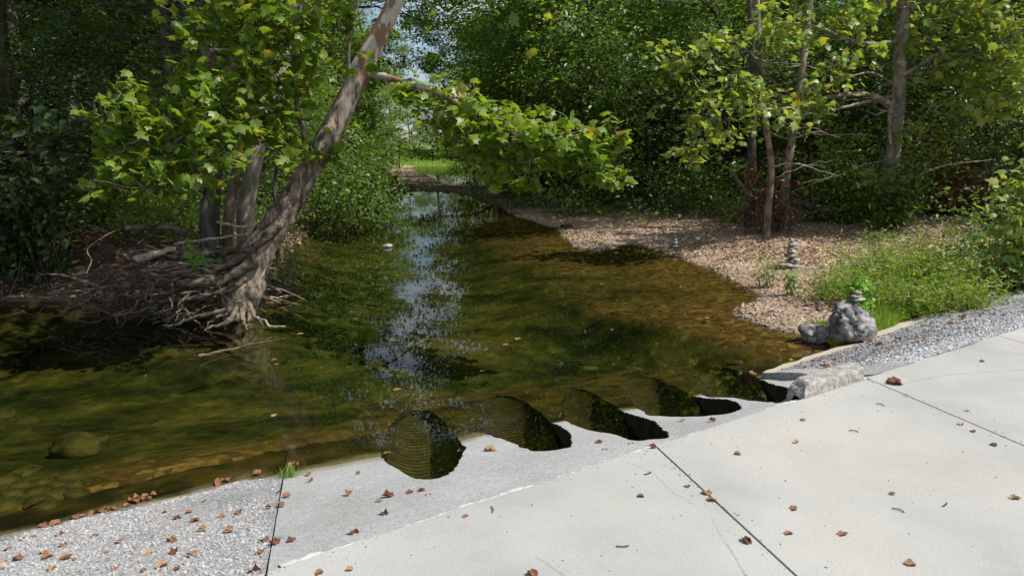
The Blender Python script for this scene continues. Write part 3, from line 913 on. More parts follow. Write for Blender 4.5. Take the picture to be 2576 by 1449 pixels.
for m in holes:
    pts.append(m)
    edges += [(n0 + k, n0 + (k + 1) % len(m)) for k in range(len(m))]
    n0 += len(m)
gs, gt = np.meshgrid(np.arange(0.0, 7.4, 0.07), np.arange(0.08, BT1, 0.07))
gs, gt = gs.ravel() + RNG.uniform(-.015, .015, gs.size), gt.ravel() + RNG.uniform(-.015, .015, gs.size)
ok = poly_sd(gs, gt, outer) < -0.02
for m in holes:
    ok &= poly_sd(gs, gt, m) > 0.02
pts.append(np.column_stack([gs[ok], gt[ok]]))
allp = np.vstack(pts)
cv, ce, cf, _, _, _ = delaunay_2d_cdt([Vector((float(a), float(b))) for a, b in allp], edges, [], 0, 1e-6)
cv = np.array([v[:] for v in cv]); cf = np.array([f[:] for f in cf])
cc = cv[cf].mean(1)
keep = poly_sd(cc[:, 0], cc[:, 1], outer) < 0
for m in holes:
    keep &= poly_sd(cc[:, 0], cc[:, 1], m) > 0
cf = cf[keep]
az = apron_z(cv[:, 0], cv[:, 1])
ap = ST(cv[:, 0], cv[:, 1])
apron.add(np.column_stack([ap, az]), cf)
for m in holes:                                 # thickness of the concrete at the mouths, coloured dark for the shade inside
    p_ = ST(m[:, 0], m[:, 1]); z_ = apron_z(m[:, 0], m[:, 1])
    k_ = len(m); j_ = np.arange(k_)
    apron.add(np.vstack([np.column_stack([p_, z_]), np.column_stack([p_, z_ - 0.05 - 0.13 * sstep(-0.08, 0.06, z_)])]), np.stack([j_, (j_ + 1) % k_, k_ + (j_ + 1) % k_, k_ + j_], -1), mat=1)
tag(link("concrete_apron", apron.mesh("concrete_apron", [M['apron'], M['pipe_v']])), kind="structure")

def pipe_mesh(c, ax, pb, hw, u0):
    R, zc = hw + 0.012, -0.085
    pitch = 0.068
    th = np.arange(96) / 96 * 2 * math.pi
    lat = R * np.cos(th); h = zc + R * np.sin(th)
    u = np.zeros(96)
    for _ in range(60):
        q = c + u[:, None] * ax + lat[:, None] * pb
        u = u + (slope_z(q[:, 0], q[:, 1]) - 0.01 - h) / 0.27 * 0.5
    k_ = sstep(-0.05, 0.35, np.sin(th))            # the crown is broken back to the mouth
    u = np.clip(u, -3, 2.2)
    u = np.where(np.sin(th) > -0.05, np.minimum(u, u * (1 - k_) + (u0 - 0.03) * k_), u)
    ring = np.arange(u.min() - 1.3, u.max() + pitch / 6, pitch / 6)[::-1][:, None]
    NS = len(ring)
    U = np.minimum(ring, u[None, :])
    rad = R + 0.013 * (np.sin(2 * math.pi * U / pitch) - 1)
    lat = rad * np.cos(th)[None]; hh = zc + rad * np.sin(th)[None]
    q = c + U[..., None] * ax + lat[..., None] * pb
    p = ST(q[..., 0], q[..., 1])
    V = np.concatenate([p, hh[..., None]], -1).reshape(-1, 3)
    i = np.arange(NS - 1)[:, None] * 96
    j = np.arange(96)[None]; k = (np.arange(96)[None] + 1) % 96
    Q = np.stack([i + j, i + k, i + 96 + k, i + 96 + j], -1).reshape(-1, 4)
    ph = np.sin(2 * math.pi * (U[:-1] + U[1:]) / 2 / pitch).ravel()      # rib shading painted dark into the valleys of the corrugation
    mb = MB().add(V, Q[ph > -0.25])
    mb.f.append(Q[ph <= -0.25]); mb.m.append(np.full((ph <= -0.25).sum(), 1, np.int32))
    return mb
plabels = ["corrugated steel culvert pipe nearest the stone shoulder, leaves floating in its mouth",
           "corrugated steel culvert pipe second from the stone shoulder, set between two concrete points",
           "middle corrugated steel culvert pipe of the five, its mouth reaching closest to the deck edge",
           "corrugated steel culvert pipe just before the one beside the broken kerb",
           "corrugated steel culvert pipe beside the broken kerb, half covered by the stone shoulder"]
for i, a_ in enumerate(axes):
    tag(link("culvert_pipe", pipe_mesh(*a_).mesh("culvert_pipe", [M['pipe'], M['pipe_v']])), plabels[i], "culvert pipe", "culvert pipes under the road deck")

# left shoulder: broken stone set in a slope, with a sandy lip at the water
sh = MB()
nu, nv = 70, 60
tg = np.linspace(0.0, 3.2, nv)
V = []
for t in tg:
    s_ = np.linspace(-9, 0.03 - 0.003 + t * (skw - 0.13), nu)
    z = slope_z(s_, t) + 0.012 * fbm(np.stack([s_ * 4, 0 * s_ + t * 4, 0 * s_], -1), 4)
    V.append(np.column_stack([ST(s_, t + 0 * s_), z]))
sh.add(np.vstack(V), grid_faces(nu, nv)[:, ::-1])
tag(link("stone_shoulder", sh.mesh("stone_shoulder", M['shoulder'])), kind="structure")
# right shoulder, a sheet 9 cm thick with a broken end over the last culvert
sr = MB()
nu, nv = 150, 26
sg = np.concatenate([np.linspace(0, 1, 90) * 4.2, 4.2 + np.linspace(0.02, 1, 60) * 22])
V, Vb = [], []
for f in np.linspace(0, 1, nv):
    st0 = 4.72 + f * 0.55                       # its broken end slants across the road
    s_ = st0 + sg
    et = edge_t(s_) + 0.03 * fbm(np.stack([s_ * 3, 0 * s_, 0 * s_], -1), 3)
    t_ = 0.004 + f * (et - 0.004)
    z = right_z(s_, t_) + 0.010 * fbm(np.stack([s_ * 4, t_ * 4, 0 * s_], -1), 4)
    z = np.where(s_ < 6.6, np.minimum(z, slope_z(s_, t_) + 0.07 + 0.3 * sstep(5.2, 6.6, s_)), z)
    V.append(np.column_stack([ST(s_, t_), z]))
    Vb.append(np.column_stack([ST(s_, t_), z - 0.09]))
V = np.vstack(V); Vb = np.vstack(Vb)
qf = grid_faces(nu, nv)[:, ::-1]
row = np.arange(len(qf)) // (nu - 1)
sr.add(V, qf[row < nv - 4], np.zeros((0, 4), int))
sr.f.append(qf[row >= nv - 4]); sr.m.append(np.full((row >= nv - 4).sum(), 1, np.int32))
sr.add(Vb, grid_faces(nu, nv))
e1 = np.arange(nv) * nu
sr.add(np.vstack([V[e1], Vb[e1]]), grid_faces(nv, 2))
e2 = (nv - 1) * nu + np.arange(nu)
sr.add(np.vstack([V[e2], Vb[e2]]), grid_faces(nu, 2), mat=1)
tag(link("asphalt_shoulder", sr.mesh("asphalt_shoulder", [M['shoulder'], M['lip']])), kind="structure")
# concrete ledge under the broken end of the right shoulder
lg = MB()
n = 40
f = np.linspace(0, 1, n)
a = np.column_stack([4.68 + 0.50 * f, 0.12 + 1.14 * f])
top = np.column_stack([ST(a[:, 0], a[:, 1]), slope_z(a[:, 0], a[:, 1]) - 0.045 + 0.008 * fbm(np.stack([f * 9, 0 * f, 0 * f], -1), 3)])
bk = top.copy(); bk[:, :2] = ST(a[:, 0] + 0.40, a[:, 1] + 0.02)
bt = top.copy(); bt[:, 2] -= 0.085
lg.add(np.vstack([bk, top, bt]), grid_faces(n, 3))
tag(link("concrete_ledge", lg.mesh("concrete_ledge", M['apron'])), kind="structure")

# broken kerb on the deck edge above the last culvert
def kerb():
    mb = MB()
    n, m = 90, 26
    prof = np.array([(-0.080, 0.0), (-0.074, 0.10), (-0.066, 0.138), (-0.052, 0.145), (0.065, 0.150), (0.085, 0.138), (0.095, 0.06), (0.10, 0.0), (0.10, -0.10)])
    cl_ = np.concatenate([[0], np.cumsum(np.hypot(*np.diff(prof, axis=0).T))])
    tt_ = np.linspace(0, cl_[-1], m)
    prof = np.column_stack([np.interp(tt_, cl_, prof[:, 0]), np.interp(tt_, cl_, prof[:, 1])])
    V = []
    for i in range(n):
        f = i / (n - 1)
        s = 3.78 + 0.76 * f
        hsc = sstep(-0.02, 0.16, f + 0.05 * 0) * (1 if f < 0.99 else 0.96)
        hsc = 0.68 * (0.15 + 0.85 * np.clip(f / 0.09, 0, 1) ** 0.8)
        pr = prof.copy()
        pr[:, 1] = np.where(pr[:, 1] > 0, pr[:, 1] * hsc, pr[:, 1])
        q = np.column_stack([np.full(m, s * 16), pr[:, 0] * 16, pr[:, 1] * 16])
        nz = fbm(q, 4)
        k = 0.0025 + 0.014 * (1 - sstep(0.04, 0.16, f))
        pr = pr + (nz * k)[:, None]
        p = ST(np.full(m, s) + 0.35 * (pr[:, 0]), pr[:, 0] + 0.055)
        V.append(np.column_stack([p, 0.497 + pr[:, 1]]))
    mb.add(np.vstack(V), grid_faces(m, n))
    for c in (V[-1], V[0]):
        mb.add(np.vstack([c, [c.mean(0)]]), np.stack([np.arange(m - 1), np.arange(1, m), np.full(m - 1, m)], -1))
    return mb
kb = kerb()
tag(link("broken_kerb", kb.mesh("broken_kerb", M['kerb'], smooth=False)), "short broken block of rough concrete kerb standing on the deck edge", "kerb")

# loose chips of stone on both shoulders
def chips(name, n, fn, smin, smax, mat, zsink=0.25, seed=1, flat=0.55):
    r = np.random.default_rng(seed)
    pos = fn(n, r)
    n = len(pos)
    base = np.array([[x, y, z] for x in (-1, 1) for y in (-1, 1) for z in (-1, 1)], float) * 0.5
    V = base[None] * (1 + r.uniform(-0.45, 0.25, (n, 8, 3)))
    top = np.where(base[None, :, 2:3] > 0, r.uniform(0.45, 0.9, (n, 8, 1)), 1)
    V[..., :2] *= top
    sc = smin + (smax - smin) * r.random((n, 1, 1)) ** 2.0
    asp = np.stack([r.uniform(0.8, 1.4, n), r.uniform(0.7, 1.1, n), r.uniform(0.35, 0.8, n) * flat * 1.6], -1)[:, None]
    V = V * sc * asp
    a = r.uniform(0, 6.283, n)
    c, s = np.cos(a)[:, None], np.sin(a)[:, None]
    tl = r.normal(0, 0.25, (n, 1))
    x = V[..., 0] * c - V[..., 1] * s
    y = V[..., 0] * s + V[..., 1] * c
    z = V[..., 2] + tl * x
    W = np.stack([x, y, z], -1) + pos[:, None]
    W[..., 2] += (sc[..., 0] * asp[..., 2]) * (0.5 - zsink)
    q = np.array([[0, 1, 3, 2], [4, 6, 7, 5], [0, 4, 5, 1], [2, 3, 7, 6], [1, 5, 7, 3]])
    Q = (np.arange(n)[:, None, None] * 8 + q[None]).reshape(-1, 4)
    o = link(name, MB().add(W.reshape(-1, 3), Q).mesh(name, mat, smooth=False))
    return tag(o, kind="stuff")
def left_pts(n, r):
    t = r.uniform(0.02, 2.0, n)
    s = -2.7 + r.random(n) * (2.7 + 0.0 + t * (skw - 0.13))
    q = np.stack([s * 2.5, t * 2.5, 0 * s], -1)
    keep = (fbm(q, 3) + 0.9 > r.uniform(0, 1.1, n)) & (t < tw(s) - 0.10 * (1 + fbm(q * 2, 2)) + 0.05)
    s, t = s[keep], t[keep]
    z = slope_z(s, t) + 0.012 * fbm(np.stack([s * 4, t * 4, 0 * s], -1), 4)
    return np.column_stack([ST(s, t), z])
chips("gravel", 46000, left_pts, 0.004, 0.018, M['chips'], seed=4)
def right_pts(n, r, f0=0.0, f1=1.0):
    f = r.uniform(f0, f1, n)
    s = 5.35 + r.random(n) ** 1.3 * 9
    t = 0.02 + f * (edge_t(s) - 0.12)
    z = right_z(s, t) + 0.010 * fbm(np.stack([s * 4, t * 4, 0 * s], -1), 4)
    z = np.where(s < 6.6, np.minimum(z, slope_z(s, t) + 0.07 + 0.3 * sstep(5.2, 6.6, s)), z)
    return np.column_stack([ST(s, t), z])
chips("gravel", 8000, lambda n, r: right_pts(n, r, 0.25, 0.93), 0.008, 0.034, M['chips_d'], seed=5)
chips("gravel", 5000, lambda n, r: right_pts(n, r, 0.0, 0.45), 0.008, 0.030, M['chips_w'], seed=6)

def deck_pts(n, r):
    s = r.uniform(-1.2, 6.5, n); t = -np.abs(r.normal(0, 0.9, n)) - 0.02
    near = r.random(n) < 0.45                   # grit gathers along the joints and the front edge
    jn = np.array([0.03, 2.30, 4.57])[r.integers(0, 3, n)]
    s = np.where(near, jn + t * SK + r.normal(0, 0.035, n), s)
    t = np.where(r.random(n) < 0.2, -0.02 - np.abs(r.normal(0, 0.03, n)), t)
    return np.column_stack([ST(s, t), np.full(n, 0.5)])
chips("grit", 900, deck_pts, 0.003, 0.011, M['chips_d'], seed=12)
# ------------------------------------------------------------------ leaves
def tmpl_palm(curl=0.0):
    half = [(0.0, 0.0), (0.20, -0.06), (0.34, 0.10), (0.56, 0.16), (0.43, 0.33), (0.54, 0.60), (0.29, 0.56), (0.20, 0.70), (0.0, 1.0)]
    out = half + [(-x, y) for x, y in half[-2:0:-1]]
    c = (0.0, 0.36)
    V = np.array([c] + out)
    z = -0.22 * np.abs(V[:, 0]) ** 1.2 - 0.10 * (V[:, 1] - 0.36) ** 2 * 2
    V = np.column_stack([V, z])
    n = len(out)
    T = np.array([[0, 1 + i, 1 + (i + 1) % n] for i in range(n)])
    return V, T
def tmpl_simple(w=0.30, fold=0.10):
    V = np.array([[0, 0, 0], [w, 0.42, fold], [0, 1.0, -0.06], [-w, 0.42, fold]], float)
    return V, np.array([[0, 1, 2], [0, 2, 3]])
def tmpl_blade(w=0.02, bend=0.5):
    V = np.array([[-w, 0, 0], [w, 0, 0], [w * 0.8, 0.45, 0.05 * bend], [-w * 0.8, 0.45, 0.05 * bend], [0, 1.0, 0.45 * bend]], float)
    return V, np.array([[0, 1, 2], [0, 2, 3], [3, 2, 4]])
PALM, SIMPLE, NARROW, BLADE, WIDE = tmpl_palm(), tmpl_simple(), tmpl_simple(0.11, 0.04), tmpl_blade(), tmpl_simple(0.42, 0.12)

def leaves(mb, tm, pos, direc, normal, size, mat=0):
    TV, TT = tm
    n = len(pos)
    d = nrm(direc)
    nn = nrm(normal - (normal * d).sum(-1, keepdims=True) * d)
    x = np.cross(d, nn)
    sz = np.asarray(size).reshape(-1, 1, 1) if np.ndim(size) else size
    V = pos[:, None] + sz * (TV[None, :, 0:1] * x[:, None] + TV[None, :, 1:2] * d[:, None] + TV[None, :, 2:3] * nn[:, None])
    k = len(TV)
    Fc = (np.arange(n)[:, None, None] * k + TT[None]).reshape(-1, TT.shape[1])
    mb.add(V.reshape(-1, 3), Fc, mat=mat)

def rand_leaf_dirs(n, r, droop=0.35, tilt=0.55, out=None):
    d = r.normal(0, 1, (n, 3)); d[:, 2] = d[:, 2] * 0.35 - droop
    if out is not None:
        d = nrm(d) + out * 0.9
    nn = r.normal(0, tilt, (n, 3)); nn[:, 2] += 1
    return nrm(d), nn

def generic_tree(seed, H, R, base, nlimb, nclump, per, leaf, lm, bm, tm=SIMPLE, flat=0.5, trunk_r=None, clump=0.43, name='forest_tree', low=0.35):
    """a tree at the origin: trunk with limbs, crown of leaf clumps along the twigs"""
    r = np.random.default_rng(seed)
    tr = trunk_r or H * 0.014
    top = np.array([r.normal(0, 0.05) * H, r.normal(0, 0.05) * H, H * 0.96])
    tp = resample(np.vstack([[0, 0, -0.4], [r.normal(0, .1), r.normal(0, .1), H * .3], [r.normal(0, .25), r.normal(0, .25), H * .62], top]), 22)
    wood = MB()
    f = np.linspace(0, 1, 22)
    wood.add(*tube(tp, tr * (1 - 0.88 * f) * (1 + 0.7 * np.exp(-f * 22)), 9, 0.12, 2.0, seed))
    ends = []
    for i in range(nlimb):
        h = base + (0.97 - base) * (i + r.random()) / nlimb
        k = int(h * 21)
        p0 = tp[k]
        a = i * 2.399 + r.normal(0, 0.4)
        x = (h - base) / (1 - base)
        prof = math.sin(math.pi * min(1, (low + (1 - low) * x) * 0.92)) ** 0.8
        Lh = R * prof * r.uniform(0.7, 1.15)
        rise = Lh * r.uniform(0.05, 0.75) * (0.4 + x)
        if x < 0.25: rise = Lh * r.uniform(-0.35, 0.35)
        p1 = p0 + np.array([math.cos(a) * Lh, math.sin(a) * Lh, rise])
        lp = wob(p0, p1, 8, 0.07 * Lh / 3, r, -0.08 * Lh)
        wood.add(*tube(lp, np.linspace(tr * (1 - .85 * h) * 0.5, 0.012, 8), 5, cap=False))
        ends.append((lp[-1], 1.0))
        for q in range(5):
            j = r.integers(2, 8)
            b = a + r.choice([-1, 1]) * r.uniform(0.4, 1.3)
            l2 = Lh * r.uniform(0.25, 0.55)
            e = lp[j] + np.array([math.cos(b) * l2, math.sin(b) * l2, l2 * r.uniform(-0.25, 0.5)])
            wood.add(*tube(wob(lp[j], e, 5, 0.03, r), np.linspace(0.018, 0.006, 5), 3, cap=False))
            ends.append((e, 0.9)); ends.append(((lp[j] + e) / 2, 0.8))
    pts = np.array([e for e, _ in ends])
    idx = r.integers(0, len(pts), nclump)
    c = pts[idx] + r.normal(0, 0.28, (nclump, 3))
    crown = MB()
    pos = np.repeat(c, per, 0)
    nl = len(pos)
    cs = np.repeat(r.uniform(0.5, 1.25, nclump), per)[:, None]
    off = r.normal(0, 1, (nl, 3)) * np.array([clump, clump, clump * flat]) * cs
    pos = pos + off
    axis = nrm(pos - np.array([0, 0, H * 0.5])) * np.array([1, 1, 0.2])
    d, nn = rand_leaf_dirs(nl, r, 0.35, 0.5, axis)
    leaves(crown, tm, pos, d, nn + axis * 0.35, leaf * r.uniform(0.35, 1.3, nl))
    return wood, crown

TREES = {}
def make_kind(key, *a, **k):
    wood, crown = generic_tree(*a, **k)
    lm, bm = a[8], a[9]
    TREES[key] = (wood.mesh("trunk", M[bm]), crown.mesh("crown", M[lm], smooth=False))
make_kind('broad1', 21, 15, 4.6, 0.10, 26, 340, 42, 0.20, 'leaf_a', 'bark')
make_kind('broad2', 22, 17, 5.2, 0.16, 26, 370, 42, 0.21, 'leaf_a', 'bark_b')
make_kind('broad3', 23, 13, 4.2, 0.06, 24, 330, 42, 0.20, 'leaf_b', 'bark', flat=0.4)
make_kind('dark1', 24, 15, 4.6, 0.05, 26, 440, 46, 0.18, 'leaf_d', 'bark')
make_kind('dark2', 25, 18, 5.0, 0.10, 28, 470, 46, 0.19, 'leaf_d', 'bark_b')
make_kind('high', 31, 17, 6.0, 0.50, 22, 400, 46, 0.19, 'leaf_b', 'bark', low=0.55)  # high crowns above the view, added to block reflected sky and sun
make_kind('under1', 26, 5.0, 2.4, 0.03, 20, 230, 42, 0.12, 'leaf_a', 'bark', trunk_r=0.06, clump=0.38, flat=0.4)
make_kind('under2', 27, 3.2, 1.9, 0.02, 16, 190, 42, 0.10, 'leaf_b', 'bark', trunk_r=0.04, clump=0.32, flat=0.5)
make_kind('under3', 28, 4.2, 2.2, 0.02, 18, 220, 42, 0.12, 'leaf_d', 'bark', trunk_r=0.05, clump=0.36, flat=0.5)

def plant_tree(key, x, y, sc, rz, name, label, cat, group, z=None):
    t = thing(name, label, cat, (x, y, gz(x, y) if z is None else z), group, rz)
    t.scale = sc if isinstance(sc, tuple) else (sc, sc, sc)
    link("trunk", TREES[key][0], t)
    link("crown", TREES[key][1], t)
    return t

# ---- forest behind both banks: (key, x, y, scale)
def scatter(region, spacing, seed):
    r = np.random.default_rng(seed)
    out = []
    x0, x1, y0, y1 = region
    ny = int((y1 - y0) / spacing); nx = int((x1 - x0) / spacing)
    for j in range(ny):
        for i in range(nx):
            out.append((x0 + (i + 0.5 * (j % 2) + r.uniform(0.1, 0.9)) * spacing, y0 + (j + r.uniform(0.1, 0.9)) * spacing))
    return out, r
WOOD_R = lambda y: np.interp(y, [4, 12, 15, 17, 20, 26, 36, 50, 70, 110, 140], [18, 13.8, 12.6, 11.6, 9.6, 6.6, 4.0, 1.8, 0.5, -3, -6])
WOOD_L = lambda y: np.interp(y, [4, 12, 14, 20, 30, 45, 70, 110, 140], [-16, -10.5, -8.5, -8.8, -9.5, -13, -17, -20, -22])
def in_view(x, y, pad=6):
    return abs(x) < y * 0.72 + pad
LAB = {
 'L': "broad leafy forest tree on the left bank behind the leaning sycamore",
 'R': "leafy forest tree in the dense woods behind the gravel bar",
 'F': "sunlit forest tree closing the view beyond the far end of the creek",
}
def forest():
    n = 0
    pts, r = scatter((-34, -7, 13, 62), 5.2, 3)
    for x, y in pts:
        if x > WOOD_L(y) or not in_view(x, y): continue
        key = r.choice(['broad1', 'broad2', 'dark1', 'dark2', 'broad3'], p=[.0, .0, .55, .45, 0] if (y < 27 or (y < 50 and x < -11.8)) else [.3, .2, .2, .1, .2])  # dark-leaved kinds put the shade of the left woods into colour
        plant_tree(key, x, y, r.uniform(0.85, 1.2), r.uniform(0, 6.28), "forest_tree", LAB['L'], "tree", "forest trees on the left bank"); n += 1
    pts, r = scatter((1, 42, 14, 62), 5.2, 4)
    for x, y in pts:
        if x < WOOD_R(y) + 0.8 or not in_view(x, y) or y < 19.8: continue
        back = x > WOOD_R(y) + 5.5 and y < 40
        if back and r.random() < 0.35: continue
        key = r.choice(['broad1', 'broad2', 'dark1', 'dark2', 'broad3'], p=[.36, .26, .10, .06, .22])
        plant_tree(key, x, y, r.uniform(0.8, 1.12) * (0.72 if back else 1.0), r.uniform(0, 6.28), "forest_tree", LAB['R'], "tree", "forest trees behind the gravel bar"); n += 1
    pts, r = scatter((-48, 32, 64, 112), 9, 5)
    for x, y in pts:
        c = float(centre_x(y))
        if abs(x - c) < 6.5 or not in_view(x, y, 0): continue
        key = r.choice(['broad1', 'broad2', 'broad3'])
        plant_tree(key, x, y, r.uniform(0.95, 1.3), r.uniform(0, 6.28), "forest_tree", LAB['L'] if x < c else LAB['R'], "tree", "forest trees on the left bank" if x < c else "forest trees behind the gravel bar"); n += 1
    pts, r = scatter((-60, 40, 132, 156), 9, 6)
    for x, y in pts:
        key = r.choice(['broad1', 'broad3', 'broad2'])
        sc = r.uniform(0.9, 1.25) * (0.92 if abs(x + 13) < 7 else 1.0)
        plant_tree(key, x, y, sc, r.uniform(0, 6.28), "forest_tree", LAB['F'], "tree", "forest trees beyond the far end of the creek"); n += 1
    for key, x, y, sc in [('high', 2.6, 30, 1.0), ('high', 1.0, 43, 1.25), ('high', 1.6, 36.5, 1.05), ('broad3', 2.6, 31.5, 1.0), ('broad1', 1.6, 38, 1.0), ('broad3', -0.6, 46, 1.1), ('broad2', -0.8, 54, 1.05), ('broad3', -1.6, 63, 1.2), ('broad1', -1.6, 75, 1.15), ('broad3', -2.2, 90, 1.15)]:
        plant_tree(key, x, y, sc, r.uniform(0, 6.28), "forest_tree", LAB['R'], "tree", "forest trees behind the gravel bar"); n += 1
    for key, x, y, sc in [('high', -8.0, 31, 1.0), ('high', -9.2, 44, 1.25), ('broad3', -10.5, 29, 0.95), ('broad1', -11.6, 36, 1.0), ('broad3', -11.6, 44, 1.1), ('broad3', -9.6, 37.5, 0.75), ('broad2', -14.2, 53, 1.0), ('broad3', -15.2, 63, 1.15), ('broad1', -16.5, 75, 1.1), ('broad3', -18.0, 90, 1.2)]:
        plant_tree(key, x, y, sc, r.uniform(0, 6.28), "forest_tree", LAB['L'], "tree", "forest trees on the left bank"); n += 1
    for key, x, y, sc in [('high', 17.5, 17.2, 0.9)]:  # unseen tree, added to dapple shade over the gravel bar
        plant_tree(key, x, y, sc, r.uniform(0, 6.28), "forest_tree", LAB['R'], "tree", "forest trees behind the gravel bar"); n += 1
    # understorey along the edges of the woods
    r = np.random.default_rng(8)
    for y in np.arange(12.5, 60, 1.9):
        x = float(WOOD_L(y)) + r.uniform(0.2, 2.2)
        if y < 15: x -= 1.2
        key = r.choice(['under1', 'under2', 'under3'], p=[.45, .2, .35])
        plant_tree(key, x, y + r.uniform(-.6, .6), r.uniform(0.7, 1.25), r.uniform(0, 6.28), "understorey_bush", "leafy understorey bush along the left edge of the creek", "bush", "understorey bushes on the left bank"); n += 1
    for y in np.arange(17.5, 60, 1.5):
        x = float(WOOD_R(y)) + r.uniform(-0.4, 1.8)
        key = r.choice(['under1', 'under2', 'under3'], p=[.4, .2, .4])
        plant_tree(key, x, y + r.uniform(-.6, .6), r.uniform(0.7, 1.2), r.uniform(0, 6.28), "understorey_bush", "leafy understorey bush at the edge of the woods behind the gravel bar", "bush", "understorey bushes behind the gravel bar"); n += 1
    for key, x, y, sc in [('under2', 3.4, 27.0, 1.9), ('under1', 2.3, 30.5, 1.5), ('under2', 1.5, 33.5, 2.1), ('under1', 4.6, 24.6, 1.3), ('under2', 0.9, 37.5, 2.2)]:
        plant_tree(key, x, y, sc, r.uniform(0, 6.28), "understorey_bush", "leafy understorey bush at the edge of the woods behind the gravel bar", "bush", "understorey bushes behind the gravel bar"); n += 1
    for x in np.arange(-22, 3, 2.4):
        key = r.choice(['under2', 'under1'])
        plant_tree(key, x, 124 + r.uniform(-3, 9), r.uniform(0.7, 1.4), r.uniform(0, 6.28), "meadow_bush", "sunlit bush on the grassy far bank", "bush", "bushes on the far bank"); n += 1
    print("forest:", n)
forest()

# ------------------------------------------------------------------ the leaning sycamore
def px_path(pts):                               # (u, v, distance) triples
    return np.array([PD(u, v, d) for u, v, d in pts])

class Foliage:
    """leaf sprays: each blob of leaves hangs on its own twig from the nearest limb"""
    def __init__(self, wood, crown, limbs, tm, seed):
        self.w, self.c, self.limbs, self.tm = wood, crown, np.vstack(limbs), tm
        self.r = np.random.default_rng(seed)
    def blob(self, u, v, d, rad_px, n, size, flat=0.6, depth=1.0, twigs=6):
        r = self.r
        c = PD(u, v, d)
        R = rad_px / F * d
        k = self.limbs[np.argmin(((self.limbs - c) ** 2).sum(1))]
        self.c.add(*tube(wob(k, c, 7, 0.03, r, -0.05), np.linspace(0.016, 0.007, 7), 4, cap=False), mat=1)
        for _ in range(twigs):
            e = c + r.normal(0, 1, 3) * R * np.array([0.8, 0.8 * depth, 0.5 * flat + .25])
            path = wob(c, e, 6, 0.02, r, 0.04)
            self.c.add(*tube(path, np.linspace(0.007, 0.003, 6), 3, cap=False), mat=1)
            m = max(3, int(n / twigs))
            t = r.uniform(0.15, 1.0, m)
            pp = resample(path, 40)[(t * 39).astype(int)]
            pp = pp + r.normal(0, 1, (m, 3)) * R * np.array([0.30, 0.30 * depth, 0.25])
            dd, nn = rand_leaf_dirs(m, r, 0.55, 0.55)
            leaves(self.c, self.tm, pp, dd, nn + np.array([0.25, -0.15, 0.1]), size * r.uniform(0.55, 1.2, m))

